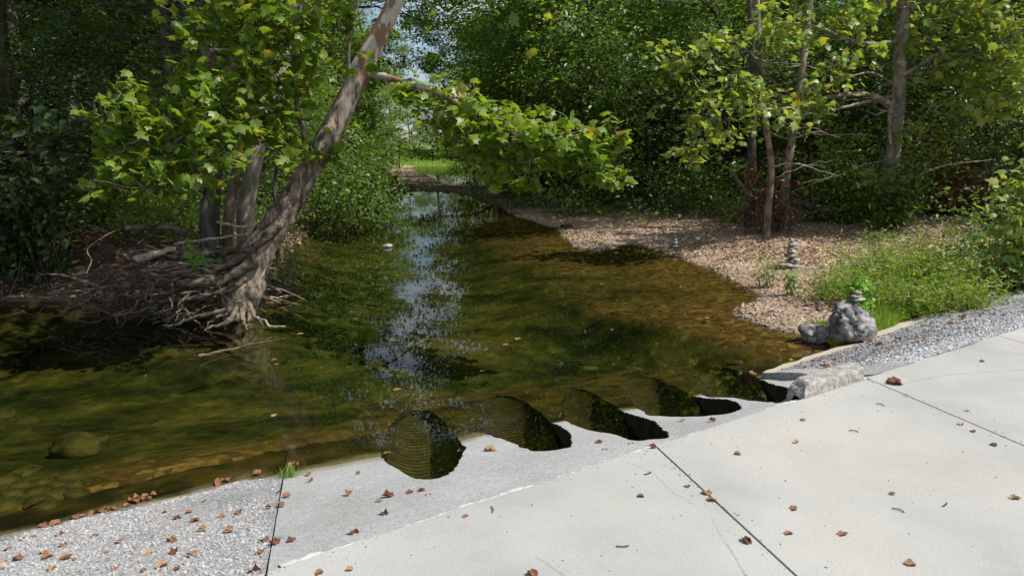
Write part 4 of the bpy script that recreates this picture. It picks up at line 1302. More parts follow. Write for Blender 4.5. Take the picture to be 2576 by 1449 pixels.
def lean_sycamore():
    loc = PD(600, 770, 9.5); loc[2] = 0.0
    t = thing("leaning_sycamore", "tall sycamore leaning over the creek from its bare undercut roots, mottled bark turning white above", "tree", loc)
    wood, crown = MB(), MB()
    # px centre line, half width in px
    cl = [(598, 812, 9.45, 46), (600, 770, 9.5, 58), (612, 715, 9.5, 68), (632, 665, 9.55, 62), (664, 606, 9.6, 55), (700, 552, 9.65, 51), (738, 497, 9.7, 46), (776, 434, 9.75, 43), (812, 370, 9.8, 40),
          (846, 304, 9.9, 38), (878, 240, 9.95, 37), (915, 165, 10.0, 37), (950, 95, 10.0, 31), (990, 15, 10.0, 28), (1030, -70, 10.0, 26), (1075, -190, 10.0, 23), (1110, -330, 9.8, 19), (1130, -520, 9.6, 14), (1140, -760, 9.4, 8)]
    path = resample(px_path([c[:3] for c in cl]), 110)
    rad = np.interp(np.linspace(0, len(cl) - 1, 110), np.arange(len(cl)), [c[3] / F * c[2] * (0.78 if c[1] > 690 else 0.70) for c in cl])
    V, Q, T = tube(path, rad, 40, 0.10, 1.6, 4.0)
    # rough lower bark
    low = 1 - sstep(2.3, 3.3, V[:, 2])
    cen = path[np.clip(np.arange(len(V)) // 40, 0, 109)]
    dv = V - cen
    vv = np.column_stack([V[:, 0] + 0.62 * V[:, 2], V[:, 1], V[:, 2] * 0.35])
    V = cen + dv * (1 + (0.09 * fbm(vv * 9, 4) * low + 0.16 * np.clip(fbm(vv * 3.0 + 9, 2), -0.6, 1) * low)[:, None])
    wood.add(V, Q, T)
    limbs = [path[40:]]
    def limb(pts, r0, r1, seg=9, n=30, seed=0):
        p = resample(px_path(pts), n)
        r = np.random.default_rng(seed)
        p = p + np.cumsum(r.normal(0, 0.006, p.shape), 0)
        link("branch", MB().add(*tube(p, np.linspace(r0, r1, n), seg, 0.08, 4, seed)).mesh("branch", M['sycbark'], origin=loc), t)
        limbs.append(p)
        return p
    # the limb out over the water
    limb([(940, 192, 9.95), (975, 196, 9.8), (1040, 216, 9.6), (1110, 238, 9.4), (1200, 292, 9.1), (1290, 338, 8.9), (1380, 372, 8.7), (1470, 400, 8.5), (1540, 425, 8.4)], 0.050, 0.014, seed=1)
    limb([(1290, 338, 8.9), (1350, 340, 8.7), (1430, 345, 8.5), (1500, 345, 8.4), (1560, 335, 8.3)], 0.022, 0.006, seed=2)
    limb([(1200, 292, 9.1), (1250, 280, 9.0), (1310, 290, 8.9)], 0.018, 0.006, seed=3)
    # knot hole and stub
    limb([(775, 372, 9.8), (762, 330, 9.7), (748, 270, 9.6), (740, 190, 9.5), (733, 110, 9.4), (728, 0, 9.3), (700, -160, 9.2)], 0.042, 0.018, seed=4)
    limb([(745, 240, 9.55), (690, 180, 9.2), (620, 130, 8.9), (540, 110, 8.6)], 0.022, 0.007, seed=5)
    limb([(755, 300, 9.65), (690, 270, 9.2), (600, 290, 8.8), (500, 330, 8.5), (400, 380, 8.3)], 0.024, 0.007, seed=6)
    limb([(500, 330, 8.5), (420, 290, 8.4), (340, 265, 8.3), (270, 245, 8.2)], 0.014, 0.005, seed=7)
    limb([(735, 130, 9.4), (680, 60, 9.1), (620, 10, 8.9), (560, -60, 8.7)], 0.02, 0.007, seed=8)
    limb([(878, 200, 9.9), (880, 130, 9.8), (895, 60, 9.7), (915, -40, 9.6)], 0.02, 0.01, seed=9)
    limb([(600, 290, 8.8), (540, 350, 8.6), (470, 430, 8.4), (400, 480, 8.2)], 0.014, 0.005, seed=10)
    # crown overhead
    over = [((1030, -70, 10.0), (-2.6, 8.0, 8.3)), ((1075, -190, 10.0), (3.2, 10.6, 8.6)), ((1110, -330, 9.8), (-1.8, 10.6, 10.0)), ((1130, -520, 9.6), (1.8, 7.4, 10.6)), ((1130, -520, 9.6), (-0.4, 11.8, 12.0)),
            ((1140, -760, 9.4), (-1.2, 8.6, 13)), ((1140, -700, 9.4), (1.0, 10.0, 13)), ((1050, -120, 10.0), (-3.4, 11.5, 7.8)), ((1075, -190, 10), (0.8, 12.6, 8.4)), ((1030, -70, 10), (-2.2, 10.0, 6.6)), ((1030, -70, 10), (-0.6, 11.2, 5.4)), ((1030, -70, 10), (-1.8, 10.8, 5.7)), ((1075, -190, 10), (0.4, 12.2, 5.9))]
    r = np.random.default_rng(77)
    ends = []
    for a, e in over:
        p0 = PD(*a); e = np.array(e)
        lp = wob(p0, e, 12, 0.10, r, -0.3)
        crown.add(*tube(lp, np.linspace(0.06, 0.015, 12), 6, cap=False), mat=1)
        ends += [lp[6], lp[8], lp[10], lp[11]]
        for _ in range(5):
            k = r.integers(4, 12)
            q = lp[k] + r.normal(0, 1, 3) * np.array([0.9, 0.9, 0.4])
            crown.add(*tube(wob(lp[k], q, 5, 0.04, r), np.linspace(0.018, 0.006, 5), 4, cap=False), mat=1)
            ends += [q]
    c = np.repeat(np.array(ends), 30, 0)
    pos = c + r.normal(0, 1, c.shape) * np.array([0.62, 0.62, 0.34])
    d, nn = rand_leaf_dirs(len(pos), r, 0.5, 0.5)
    leaves(crown, PALM, pos, d, nn, 0.19 * r.uniform(0.6, 1.2, len(pos)))
    fo = Foliage(wood, crown, limbs, PALM, 5)
    S = 0.138
    for u, v, d, rp, n in [(1020, 225, 9.6, 45, 26), (1075, 250, 9.5, 50, 26), (1150, 245, 9.3, 60, 34), (1215, 285, 9.0, 70, 44), (1285, 285, 8.9, 75, 50), (1240, 345, 9.0, 65, 40), (1310, 345, 8.8, 75, 50), (1180, 350, 9.1, 60, 28),
                           (1370, 330, 8.7, 60, 36), (1345, 400, 8.7, 55, 34), (1320, 445, 8.7, 32, 16), (1430, 360, 8.6, 55, 34), (1490, 340, 8.4, 55, 30), (1545, 350, 8.3, 42, 22), (1500, 400, 8.4, 50, 24), (1535, 440, 8.4, 32, 16), (1440, 400, 8.5, 40, 18),
                           (1250, 400, 8.9, 45, 20), (1565, 335, 8.3, 25, 10), (1120, 300, 9.3, 40, 14)]:
        fo.blob(u, v, d, rp, int(n * 2.3), S)
    for u, v, d, rp, n in [(285, 245, 8.2, 45, 22), (330, 290, 8.3, 60, 34), (270, 320, 8.2, 45, 20), (400, 300, 8.4, 75, 48), (470, 240, 8.6, 85, 56), (540, 160, 8.7, 90, 60), (600, 70, 8.9, 95, 66), (680, 30, 9.1, 90, 64), (760, 60, 9.3, 70, 44),
                           (770, 150, 9.4, 60, 32), (690, 130, 9.2, 85, 56), (630, 200, 9.0, 90, 60), (560, 270, 8.7, 90, 60), (690, 250, 9.2, 80, 50), (640, 330, 9.0, 80, 50), (560, 380, 8.6, 80, 44), (480, 330, 8.5, 80, 50), (440, 410, 8.4, 75, 42),
                           (360, 380, 8.3, 65, 34), (300, 390, 8.2, 60, 28), (710, 340, 9.4, 60, 30), (790, 385, 9.7, 36, 12), (400, 470, 8.3, 55, 24), (310, 445, 8.2, 40, 14), (520, 60, 8.7, 80, 44), (500, 440, 8.4, 50, 18), (240, 290, 8.2, 30, 10),
                           (740, 210, 9.5, 50, 22), (880, 30, 9.7, 40, 16), (640, -20, 8.8, 80, 50), (560, -20, 8.7, 80, 40), (340, 210, 8.3, 35, 10), (850, 390, 9.75, 30, 8), (235, 460, 8.1, 30, 8)]:
        fo.blob(u, v, d, rp, int(n * 2.3), S)
    link("trunk", wood.mesh("trunk", M['sycbark'], origin=loc), t)
    link("crown", crown.mesh("crown", [M['syc'], M['twig']], smooth=False, origin=loc), t)
    # knot
    kn = MB()
    a = np.linspace(0, 2 * math.pi, 25)
    c0 = PD(930, 170, 9.80); ax = nrm(np.array([-0.05, -1, 0.1])); e1 = nrm(np.cross(ax, [0, 0, 1.0])); e2 = np.cross(e1, ax)
    kn.add(*tube(c0 + 0.05 * (np.cos(a)[:, None] * e1 + 1.15 * np.sin(a)[:, None] * e2) * 0.6 / 1.0 if False else c0 + 0.03 * (np.cos(a)[:, None] * e1 + 1.15 * np.sin(a)[:, None] * e2), 0.016, 8, 0.2, 20, 3))
    link("knot", kn.mesh("knot", M['bark'], origin=loc), t)
    # buttress roots, then the thin tangle
    r = np.random.default_rng(14)
    def root(pts, r0, r1, n=26, amp=0.012, mat='root'):
        p = resample(px_path(pts), n)
        p = p + np.cumsum(r.normal(0, amp, p.shape), 0) * np.linspace(0, 1, n)[:, None]
        mb = MB()
        mb.add(*tube(p, np.linspace(r0 * 0.72, r1 * 0.45, n) * (1 + 0.12 * r.normal(0, 1, n)), 10, 0.16, 5, r.random() * 50))
        link("root", mb.mesh("root", M[mat], origin=loc), t)
    root([(700, 560, 9.5), (650, 615, 9.35), (590, 660, 9.3), (540, 690, 9.35), (480, 700, 9.5), (430, 705, 9.6)], 0.10, 0.03)
    root([(640, 660, 9.35), (590, 690, 9.25), (535, 712, 9.2), (470, 715, 9.3), (390, 720, 9.4), (300, 724, 9.5), (220, 735, 9.6), (140, 740, 9.7)], 0.11, 0.022)
    root([(620, 700, 9.3), (580, 730, 9.2), (545, 748, 9.15), (510, 765, 9.2), (480, 800, 9.25)], 0.06, 0.02)
    root([(600, 760, 9.2), (585, 800, 9.05), (565, 820, 8.98), (540, 835, 8.95), (512, 856, 8.9)], 0.065, 0.02)
    root([(610, 765, 9.2), (608, 805, 9.05), (612, 835, 8.98)], 0.065, 0.03)
    root([(625, 760, 9.25), (640, 790, 9.15), (660, 800, 9.1), (690, 810, 9.05)], 0.05, 0.01)
    root([(590, 720, 9.25), (520, 745, 9.2), (440, 760, 9.3), (370, 765, 9.4), (300, 760, 9.5)], 0.06, 0.02)
    root([(580, 780, 9.1), (520, 790, 9.1), (470, 800, 9.15), (430, 812, 9.15)], 0.05, 0.02)
    root([(540, 700, 9.25), (470, 690, 9.5), (380, 690, 9.8), (300, 700, 9.9)], 0.05, 0.02)
    root([(668, 650, 9.65), (664, 690, 9.5), (650, 715, 9.45), (632, 740, 9.4)], 0.03, 0.015, mat='drift')
    root([(250, 720, 9.55), (190, 700, 9.7), (150, 690, 9.9), (100, 690, 10.1)], 0.04, 0.02)
    root([(220, 728, 9.6), (190, 745, 9.5), (205, 775, 9.4), (225, 790, 9.35), (222, 815, 9.3)], 0.028, 0.012)
    fine = MB()
    for k in range(150):
        u0 = r.uniform(250, 580); v0 = r.uniform(690, 790); d0 = r.uniform(9.15, 9.9)
        p0 = PD(u0, v0, d0)
        if r.random() < 0.55:
            e = p0 + np.array([-r.uniform(0.2, 1.2), r.uniform(-.25, .35), -r.uniform(-0.05, .35)])
        else:
            e = p0 + np.array([r.normal(0, .25), r.normal(0, .2) - .1, -r.uniform(.1, .5)])
        e[2] = max(e[2], -0.25)
        fine.add(*tube(wob(p0, e, 12, 0.035, r), np.linspace(.006 + .026 * r.random() ** 2, .003, 12), 6, 0.1, 6, k))
    link("fine_roots", fine.mesh("fine_roots", M['root'], origin=loc), t)
lean_sycamore()

# ------------------------------------------------------------------ other feature trees
def stem_tree(name, label, path_px, r0, r1, mat, seed=0, bump=0.1, branches=(), blobs=(), leaf='leaf_a', tm=SIMPLE, lsize=0.12, cat="tree", group=None, ground_base=True, canopy=()):
    pts = px_path(path_px)
    loc = pts[0].copy(); loc[2] = gz(loc[0], loc[1])
    if ground_base:
        pts = np.vstack([[pts[0][0], pts[0][1], loc[2] - 0.3], pts])
    t = thing(name, label, cat, loc, group)
    wood = MB()
    n = 60
    p = resample(pts, n)
    f = np.linspace(0, 1, n)
    wood.add(*tube(p, (r0 + (r1 - r0) * f) * (1 + 0.5 * np.exp(-f * 25)), 18, bump, 2.0, seed))
    limbs = [p[20:]]
    r = np.random.default_rng(seed + 100)
    for bp, b0, b1 in branches:
        q = resample(px_path(bp), 26)
        q = q + np.cumsum(r.normal(0, 0.008, q.shape), 0)
        bw = MB().add(*tube(q, np.linspace(b0, b1, 26), 7, 0.08, 4, seed))
        limbs.append(q)
        for _ in range(5):
            k = r.integers(5, 25)
            e = q[k] + r.normal(0, 1, 3) * np.array([0.5, 0.5, 0.3])
            bw.add(*tube(wob(q[k], e, 7, 0.03, r), np.linspace(b1 * 0.9 + .003, 0.003, 7), 4, cap=False))
        link("branch", bw.mesh("branch", M[mat], origin=loc), t)
    link("trunk", wood.mesh("trunk", M[mat], origin=loc), t)
    if canopy and not blobs:
        crown = MB()
        for cx, cy, cz, R, Rz, n_ in canopy:
            k_ = 130
            c_ = nrm(r.normal(0, 1, (k_, 3))) * (r.random((k_, 1)) ** 0.45) * np.array([R, R, Rz]) + np.array([cx, cy, cz])
            top = p[np.argmin(((p - np.array([cx, cy, cz])) ** 2).sum(1))]
            for q in c_[::6]:
                crown.add(*tube(wob(top, q, 6, 0.05, r, -0.1), np.linspace(0.045, 0.012, 6), 5, cap=False), mat=1)
            pos = np.repeat(c_, n_ // k_, 0)
            pos = pos + r.normal(0, 1, pos.shape) * np.array([0.45, 0.45, 0.22])
            d, nn = rand_leaf_dirs(len(pos), r, 0.35, 0.5)
            leaves(crown, SIMPLE, pos, d, nn, 0.19 * r.uniform(0.5, 1.3, len(pos)))
        link("crown", crown.mesh("crown", [M[leaf], M['twig']], smooth=False, origin=loc), t)
    if blobs:
        crown = MB()
        fo = Foliage(None, crown, limbs, tm, seed + 7)
        for u, v, d, rp, nn in blobs:
            fo.blob(u, v, d, rp, int(nn * 1.5), lsize)
        link("crown", crown.mesh("crown", [M[leaf], M['twig']], smooth=False, origin=loc), t)
    return t

stem_tree("lichen_trunk_tree", "straight grey tree with lichen-covered trunk directly behind the leaf spray of the leaning sycamore", [(528, 560, 12.3), (535, 450, 12.3), (530, 300, 12.3), (522, 120, 12.3), (514, -40, 12.4), (505, -300, 12.5), (500, -700, 12.6)], 0.17, 0.08, 'bark', 1, canopy=[(-5.3, 12.4, 9.6, 3.0, 3.0, 9000)])
stem_tree("slim_sycamore", "slim brown sycamore trunk standing between the lichen trunk and the pale slanting trunk", [(572, 600, 11.8), (580, 520, 11.8), (592, 440, 11.9), (600, 360, 12.0), (585, 150, 12.2), (560, -60, 12.3), (550, -350, 12.5)], 0.10, 0.04, 'bark_b', 2, canopy=[(-5.0, 13.0, 7.4, 2.0, 1.2, 4000)])
stem_tree("slanting_tree", "pale grey trunk slanting up to the right just behind the leaning sycamore", [(618, 560, 12.2), (628, 470, 12.2), (645, 390, 12.2), (672, 290, 12.3), (715, 150, 12.5), (760, -40, 12.8), (800, -400, 13.3), (820, -800, 13.6)], 0.16, 0.07, 'bark_p', 3, canopy=[(-3.4, 14.2, 10.4, 3.0, 3.0, 9000)])
stem_tree("sapling_trunk_tree", "thin bare sapling trunk between the slanting trunk and the leaning sycamore", [(690, 480, 13.5), (697, 420, 13.5), (686, 350, 13.5), (694, 260, 13.6), (680, 150, 13.7), (694, 60, 13.8), (704, -60, 14)], 0.035, 0.02, 'bark', 4)

# cedar with dead lower branches
ct = PD(430, 500, 15.5)
def cedar():
    loc = np.array([ct[0], ct[1], gz(ct[0], ct[1])])
    t = thing("cedar_tree", "grey green cedar with dead bare lower branches at the edge of the dark left woods", "tree", loc)
    r = np.random.default_rng(31)
    wood, crown = MB(), MB()
    tp = wob(loc + [0, 0, -.2], loc + [0.3, 0, 11], 12, 0.05, r)
    wood.add(*tube(tp, np.linspace(0.13, 0.03, 12), 8, 0.1, 3, 1))
    for k in range(70):
        h = r.uniform(1.6, 10.5)
        a = r.uniform(0, 6.28)
        L = (2.3 * (1 - h / 13)) * r.uniform(0.6, 1.1)
        p0 = np.array([np.interp(h, tp[:, 2] - loc[2], tp[:, 0]), loc[1], loc[2] + h])
        e = p0 + np.array([math.cos(a) * L, math.sin(a) * L, L * r.uniform(-0.35, 0.1)])
        lp = wob(p0, e, 7, 0.05, r, 0.1)
        wood.add(*tube(lp, np.linspace(0.018, 0.005, 7), 4, cap=False))
        live = h > 3.4 and r.random() < 0.85
        for q in range(7):
            j = r.integers(2, 7)
            e2 = lp[j] + r.normal(0, 0.35, 3) * np.array([1, 1, .5])
            wood.add(*tube(wob(lp[j], e2, 4, 0.02, r), np.linspace(0.007, 0.003, 4), 3, cap=False))
            if live:
                m = 46
                pos = lp[j] + (e2 - lp[j]) * r.random((m, 1)) + r.normal(0, 0.10, (m, 3))
                d, nn = rand_leaf_dirs(m, r, 0.1, 0.8)
                leaves(crown, NARROW, pos, d, nn, 0.10 * r.uniform(.6, 1.3, m))
    link("trunk", wood.mesh("trunk", M['twig'], origin=loc), t)
    link("crown", crown.mesh("crown", M['leaf_c'], smooth=False, origin=loc), t)
cedar()

# right-hand sycamore over the bar
stem_tree("bar_sycamore", "tall pale sycamore with crooked branches and sparse yellow green leaves behind the gravel bar",
          [(2228, 556, 17.0), (2235, 500, 17.0), (2248, 380, 17.0), (2258, 270, 17.0), (2265, 150, 17.0), (2272, 20, 17.0), (2285, -120, 17.0), (2290, -400, 16.8)], 0.20, 0.12, 'bark_p', 5, 0.08,
          branches=[([(2262, 200, 17), (2300, 175, 16.7), (2360, 140, 16.3), (2430, 135, 16), (2500, 110, 15.6), (2600, 70, 15)], 0.07, 0.02),
                    ([(2250, 270, 17), (2225, 250, 16.6), (2170, 232, 16.2), (2090, 240, 15.8), (2000, 265, 15.4), (1900, 275, 15), (1800, 270, 14.8)], 0.07, 0.015),
                    ([(2255, 240, 17), (2210, 250, 16.8), (2150, 262, 16.4), (2060, 280, 16), (1960, 300, 15.6)], 0.05, 0.012),
                    ([(2268, 100, 17), (2200, 110, 16.5), (2120, 95, 16), (2040, 70, 15.6), (1960, 60, 15.4)], 0.05, 0.012),
                    ([(2272, 20, 17), (2235, 0, 16.7), (2190, -30, 16.3), (2100, -60, 16)], 0.08, 0.02),
                    ([(2272, 20, 17), (2320, 10, 16.8), (2400, 5, 16.4), (2500, -20, 16)], 0.05, 0.02),
                    ([(2250, 300, 17), (2235, 275, 16.7), (2232, 320, 16.5), (2238, 360, 16.4)], 0.05, 0.03),
                    ([(2262, 130, 17), (2330, 110, 17.5), (2400, 150, 17.8), (2470, 160, 18)], 0.03, 0.01),
                    ([(2245, 400, 17), (2180, 420, 16.5), (2110, 450, 16), (2030, 470, 15.7)], 0.018, 0.005),
                    ([(2245, 350, 17), (2320, 300, 16.5), (2370, 260, 16.2)], 0.03, 0.008),
                    ([(2255, 215, 17), (2190, 185, 16.4), (2110, 200, 15.8), (2030, 170, 15.4), (1930, 160, 15)], 0.02, 0.006)],
          blobs=[(1800, 250, 14.8, 70, 70), (1860, 200, 15, 60, 56), (1900, 270, 15, 60, 60), (1960, 240, 15.3, 55, 50), (1770, 310, 14.8, 60, 46), (2050, 230, 15.7, 55, 44), (2100, 150, 15.8, 60, 50), (2020, 90, 15.5, 70, 60), (1940, 60, 15.4, 70, 56), (2140, 60, 16, 60, 50),
                 (2040, 270, 15.9, 45, 34), (2170, 30, 16.2, 70, 56), (2330, 60, 16.8, 70, 60), (2400, 30, 16.3, 80, 80), (2480, 20, 16, 90, 100), (2550, 60, 15.4, 90, 110), (2520, 130, 15.5, 80, 90), (2570, 190, 15, 70, 80), (2460, 110, 16, 60, 56), (2540, 250, 15, 50, 50),
                 (2400, 170, 16.2, 45, 36), (2350, 200, 16.4, 45, 26), (2500, 200, 15.5, 45, 40), (2480, 280, 15.3, 40, 26), (2290, 110, 16.8, 40, 24), (2280, 330, 16.6, 35, 20), (2200, 430, 16.4, 30, 14), (1740, 380, 14.6, 55, 36), (1830, 340, 14.8, 50, 30), (2200, 120, 16.4, 45, 26),
                 (1720, 150, 15, 70, 50), (1800, 100, 15.2, 70, 56), (2250, -40, 16.8, 80, 70), (2400, -60, 16.5, 100, 100), (2100, -60, 16, 90, 70), (2550, -50, 15.5, 100, 110), (2200, -200, 16.5, 140, 120), (2400, -250, 16.5, 140, 120)],
          leaf='syc2', tm=PALM, lsize=0.17)
stem_tree("twin_stem_tree", "slim crooked trunk with peeling pale bark rising from the brown dead leaves by the bar", [(1930, 566, 17.0), (1935, 500, 16.9), (1940, 420, 16.6), (1925, 300, 15.9), (1912, 150, 16), (1905, 0, 16.1), (1900, -200, 16.2)], 0.085, 0.05, 'bark_p', 6,
          branches=[([(1930, 330, 15.9), (1990, 350, 15.6), (2050, 330, 15.3), (2110, 350, 15.1)], 0.02, 0.004), ([(1920, 220, 15.9), (1870, 190, 15.6), (1820, 200, 15.2)], 0.02, 0.005), ([(1936, 420, 15.8), (2000, 410, 15.5), (2070, 430, 15.2), (2120, 445, 15.0)], 0.02, 0.004), ([(1930, 280, 15.9), (1980, 240, 15.6), (2050, 215, 15.3)], 0.015, 0.004)],
          blobs=[(1860, 190, 15.5, 50, 36), (1900, 90, 15.8, 60, 50), (1830, 250, 15.2, 50, 30), (1760, 230, 15, 50, 30)], leaf='leaf_b', lsize=0.13)
stem_tree("rear_bar_tree", "dark upright trunk directly behind the slim crooked trunk on the bar", [(1890, 470, 19), (1892, 350, 19), (1895, 200, 19), (1888, 50, 19), (1885, -100, 19), (1885, -400, 19)], 0.12, 0.06, 'bark', 7, canopy=[(6.4, 19.2, 11.0, 2.2, 2.2, 3000)])
stem_tree("leaning_bar_tree", "grey trunk leaning up to the right between the crooked trunk and the tall bar sycamore", [(1975, 480, 18), (1985, 400, 18), (1995, 330, 18), (2015, 200, 18.2), (2030, 80, 18.4), (2045, -80, 18.6), (2060, -400, 18.8)], 0.11, 0.06, 'bark_p', 8, canopy=[(8.6, 18.8, 11.0, 2.0, 1.8, 2400)])
stem_tree("woods_trunk_tree", "dark woodland trunk glimpsed high beside the tall bar sycamore", [(2180, 480, 22), (2185, 300, 22), (2188, 100, 22), (2195, -100, 22), (2195, -400, 22)], 0.16, 0.08, 'bark', 9, canopy=[(11.0, 22, 12.0, 2.4, 2.2, 3000)])

# bushes on the bar made of leaf sprays
def bush(name, label, spots, leaf, tm, size, seed, cat="bush", stems=10, group=None, droop=0.3, stem_r=0.008, mat='bark_b', tilt=0.6):
    """spots: (x, y, z centre, radius, height radius, leaves)"""
    r = np.random.default_rng(seed)
    x0, y0 = spots[0][0], spots[0][1]
    loc = np.array([x0, y0, gz(x0, y0)])
    t = thing(name, label, cat, loc, group)
    wood, fol = MB(), MB()
    for x, y, z, R, Rz, n in spots:
        g = gz(x, y)
        for k in range(stems):
            e = np.array([x, y, z]) + r.normal(0, 0.5, 3) * np.array([R, R, Rz])
            b = np.array([x + r.normal(0, 0.25) * R, y + r.normal(0, .25) * R, g - 0.03])
            path = wob(b, e, 8, 0.02, r)
            wood.add(*tube(path, np.linspace(stem_r, stem_r * 0.3, 8), 4, cap=False))
            m = n // stems
            tt = r.uniform(0.25, 1.1, m)
            pp = b + (e - b) * tt[:, None] + r.normal(0, 1, (m, 3)) * np.array([R, R, Rz]) * 0.28
            d, nn = rand_leaf_dirs(m, r, droop, tilt)
            leaves(fol, tm, pp, d, nn, size * r.uniform(0.6, 1.3, m))
    link("stems", wood.mesh("stems", M[mat], origin=loc), t)
    link("foliage", fol.mesh("foliage", M[leaf], smooth=False, origin=loc), t)
    return t
def spot(u, v, d, R, Rz, n):
    p = PD(u, v, d)
    return (p[0], p[1], p[2], R, Rz, n)
bush("box_elder_bush", "light green bush with layered sprays filling the gap left of the tall bar sycamore", [spot(2180, 490, 18.4, .8, .5, 900), spot(2130, 330, 18.4, .7, .45, 700), spot(2100, 400, 18.4, .8, .5, 900), spot(2170, 430, 18.2, .8, .5, 900), spot(2060, 470, 18.6, .6, .5, 700), spot(2150, 515, 18.0, .7, .4, 700)], 'leaf_b', SIMPLE, 0.12, 51)
bush("sapling_bush", "deep green leafy sapling clump wrapped round the foot of the tall bar sycamore", [spot(2255, 470, 16.6, .6, .5, 620), spot(2275, 420, 16.6, .5, .5, 520), spot(2225, 510, 16.5, .4, .35, 400)], 'leaf_a', SIMPLE, 0.14, 52)
bush("withered_bush", "withered bush of hanging rust brown leaves on the slim crooked trunk", [spot(1935, 420, 17.6, .6, .5, 230), spot(1965, 470, 17.8, .6, .4, 170), spot(1900, 470, 17.8, .5, .35, 90)], 'dead', SIMPLE, 0.13, 53, droop=0.9)
bush("withered_bush", "dull brown withered thicket in the shade right of the tall bar sycamore", [spot(2400, 420, 17.5, .8, .7, 600), spot(2450, 470, 17.5, .8, .6, 500), spot(2350, 330, 18, .8, .8, 400)], 'dead', SIMPLE, 0.12, 54, droop=0.8)
bush("bar_edge_bush", "low leafy bush hanging over the dark hollow beside the withered brown leaves", [spot(1800, 460, 21, 1.0, .6, 800), spot(1740, 430, 21.5, 1.0, .7, 800), spot(1680, 460, 23, 1.1, .7, 700), spot(1850, 500, 20, .6, .4, 360)], 'leaf_a', SIMPLE, 0.12, 55)
bush("shade_bush", "dark leafy bush at the right end where the road leaves the picture", [spot(2520, 600, 11.0, .8, .6, 1000), spot(2570, 660, 10.2, .6, .5, 800), spot(2450, 560, 12.2, .8, .45, 800), spot(2590, 560, 11, .7, .7, 800)], 'leaf_a', SIMPLE, 0.085, 56)
bush("overhanging_bush", "bright leaf spray reaching in at the right edge of the picture above the dark bush", [spot(2560, 490, 10, .35, .25, 110), spot(2600, 440, 10, .4, .35, 160), spot(2640, 520, 10, .5, .4, 160)], 'syc2', PALM, 0.13, 57)

# willow thicket behind the boulder
ws = []
for u, v, d, R, Rz, n in [(2110, 690, 10.2, .45, .28, 900), (2170, 640, 10.8, .5, .3, 1000), (2230, 610, 11.2, .55, .32, 1200), (2300, 640, 10.6, .6, .34, 1300), (2360, 660, 10.2, .55, .3, 1100), (2260, 680, 10.0, .5, .3, 1000), (2190, 700, 9.7, .4, .24, 700), (2420, 690, 9.7, .5, .26, 900), (2320, 590, 11.6, .5, .3, 800), (2460, 720, 9.2, .4, .2, 600), (2290, 720, 9.3, .4, .22, 600), (2380, 720, 9.3, .4, .2, 600)]:
    ws.append(spot(u, v + 14, d, R, Rz * 0.75, n))
bush("willow_thicket", "spreading low thicket of narrow light green leaves behind the grey boulder", ws, 'leaf_w', NARROW, 0.095, 58, stems=14, droop=-0.35, tilt=0.9)
bush("small_plant", "small round green plant left of the tall stone cairn on the bar", [spot(1935, 662, 11.6, .22, .16, 500)], 'leaf_w', NARROW, 0.07, 59, cat="plant", droop=-0.2)
bush("small_plant", "little light green plant at the foot of the tall stone cairn", [spot(1990, 690, 10.9, .13, .09, 160)], 'leaf_s', SIMPLE, 0.06, 60, cat="plant", droop=-0.1)
def sap_spots():
    return [spot(2150, 690, 8.9, .10, .09, 40), spot(2165, 715, 8.9, .13, .08, 56), spot(2195, 712, 8.95, .07, .06, 26), spot(2150, 735, 8.9, .12, .07, 44), spot(2185, 755, 8.85, .06, .05, 14)]
bush("sycamore_sapling", "bright green young sapling standing up behind the grey boulder", sap_spots(), 'leaf_s', PALM, 0.085, 61, cat="plant", stems=4, droop=0.3)
bush("bank_plant", "bright green broad-leaved plant in front of the driftwood by the leaning sycamore", [spot(500, 625, 10.2, .16, .16, 60)], 'leaf_s', WIDE, 0.14, 62, cat="plant", stems=5, droop=0.1)
bush("water_edge_bush", "small green bush at the waterline just right of the leaning trunk", [spot(735, 590, 12.5, .35, .3, 420), spot(720, 640, 11.6, .25, .25, 260)], 'leaf_a', NARROW, 0.11, 63)
bush("pale_bush", "pale green bush in a patch of light behind the left bank edge", [spot(190, 400, 13.5, .6, .4, 900), spot(150, 360, 14, .5, .4, 700), spot(240, 450, 13.2, .5, .35, 600)], 'leaf_w', SIMPLE, 0.075, 64)
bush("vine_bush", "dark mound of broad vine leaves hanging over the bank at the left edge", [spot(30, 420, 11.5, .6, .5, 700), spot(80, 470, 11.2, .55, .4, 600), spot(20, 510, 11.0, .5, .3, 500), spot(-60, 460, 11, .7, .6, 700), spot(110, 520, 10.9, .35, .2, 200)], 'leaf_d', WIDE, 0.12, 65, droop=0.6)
bush("bank_edge_bush", "low sunlit green growth along the top of the left bank", [spot(330, 500, 13.0, .7, .25, 700), spot(430, 520, 12.8, .7, .25, 700), spot(250, 490, 13.2, .6, .3, 600), spot(480, 490, 14, .7, .35, 700), spot(180, 510, 12.6, .6, .25, 500), spot(560, 520, 13.2, .6, .3, 500), spot(120, 560, 12.0, .5, .2, 400), spot(330, 545, 12.3, .5, .15, 300), spot(440, 555, 12.2, .4, .12, 200)], 'leaf_b', SIMPLE, 0.075, 66)
bush("creek_bend_bush", "leafy bush leaning over the water on the left bank at the narrow of the creek", [spot(900, 420, 22, 1.1, .8, 1500), spot(940, 360, 23, 1.1, .8, 1500), spot(860, 350, 21, 1.1, .9, 1400), spot(910, 470, 22, .9, .5, 900), spot(850, 430, 20, .9, .7, 1000)], 'leaf_a', SIMPLE, 0.14, 67, stem_r=0.02)

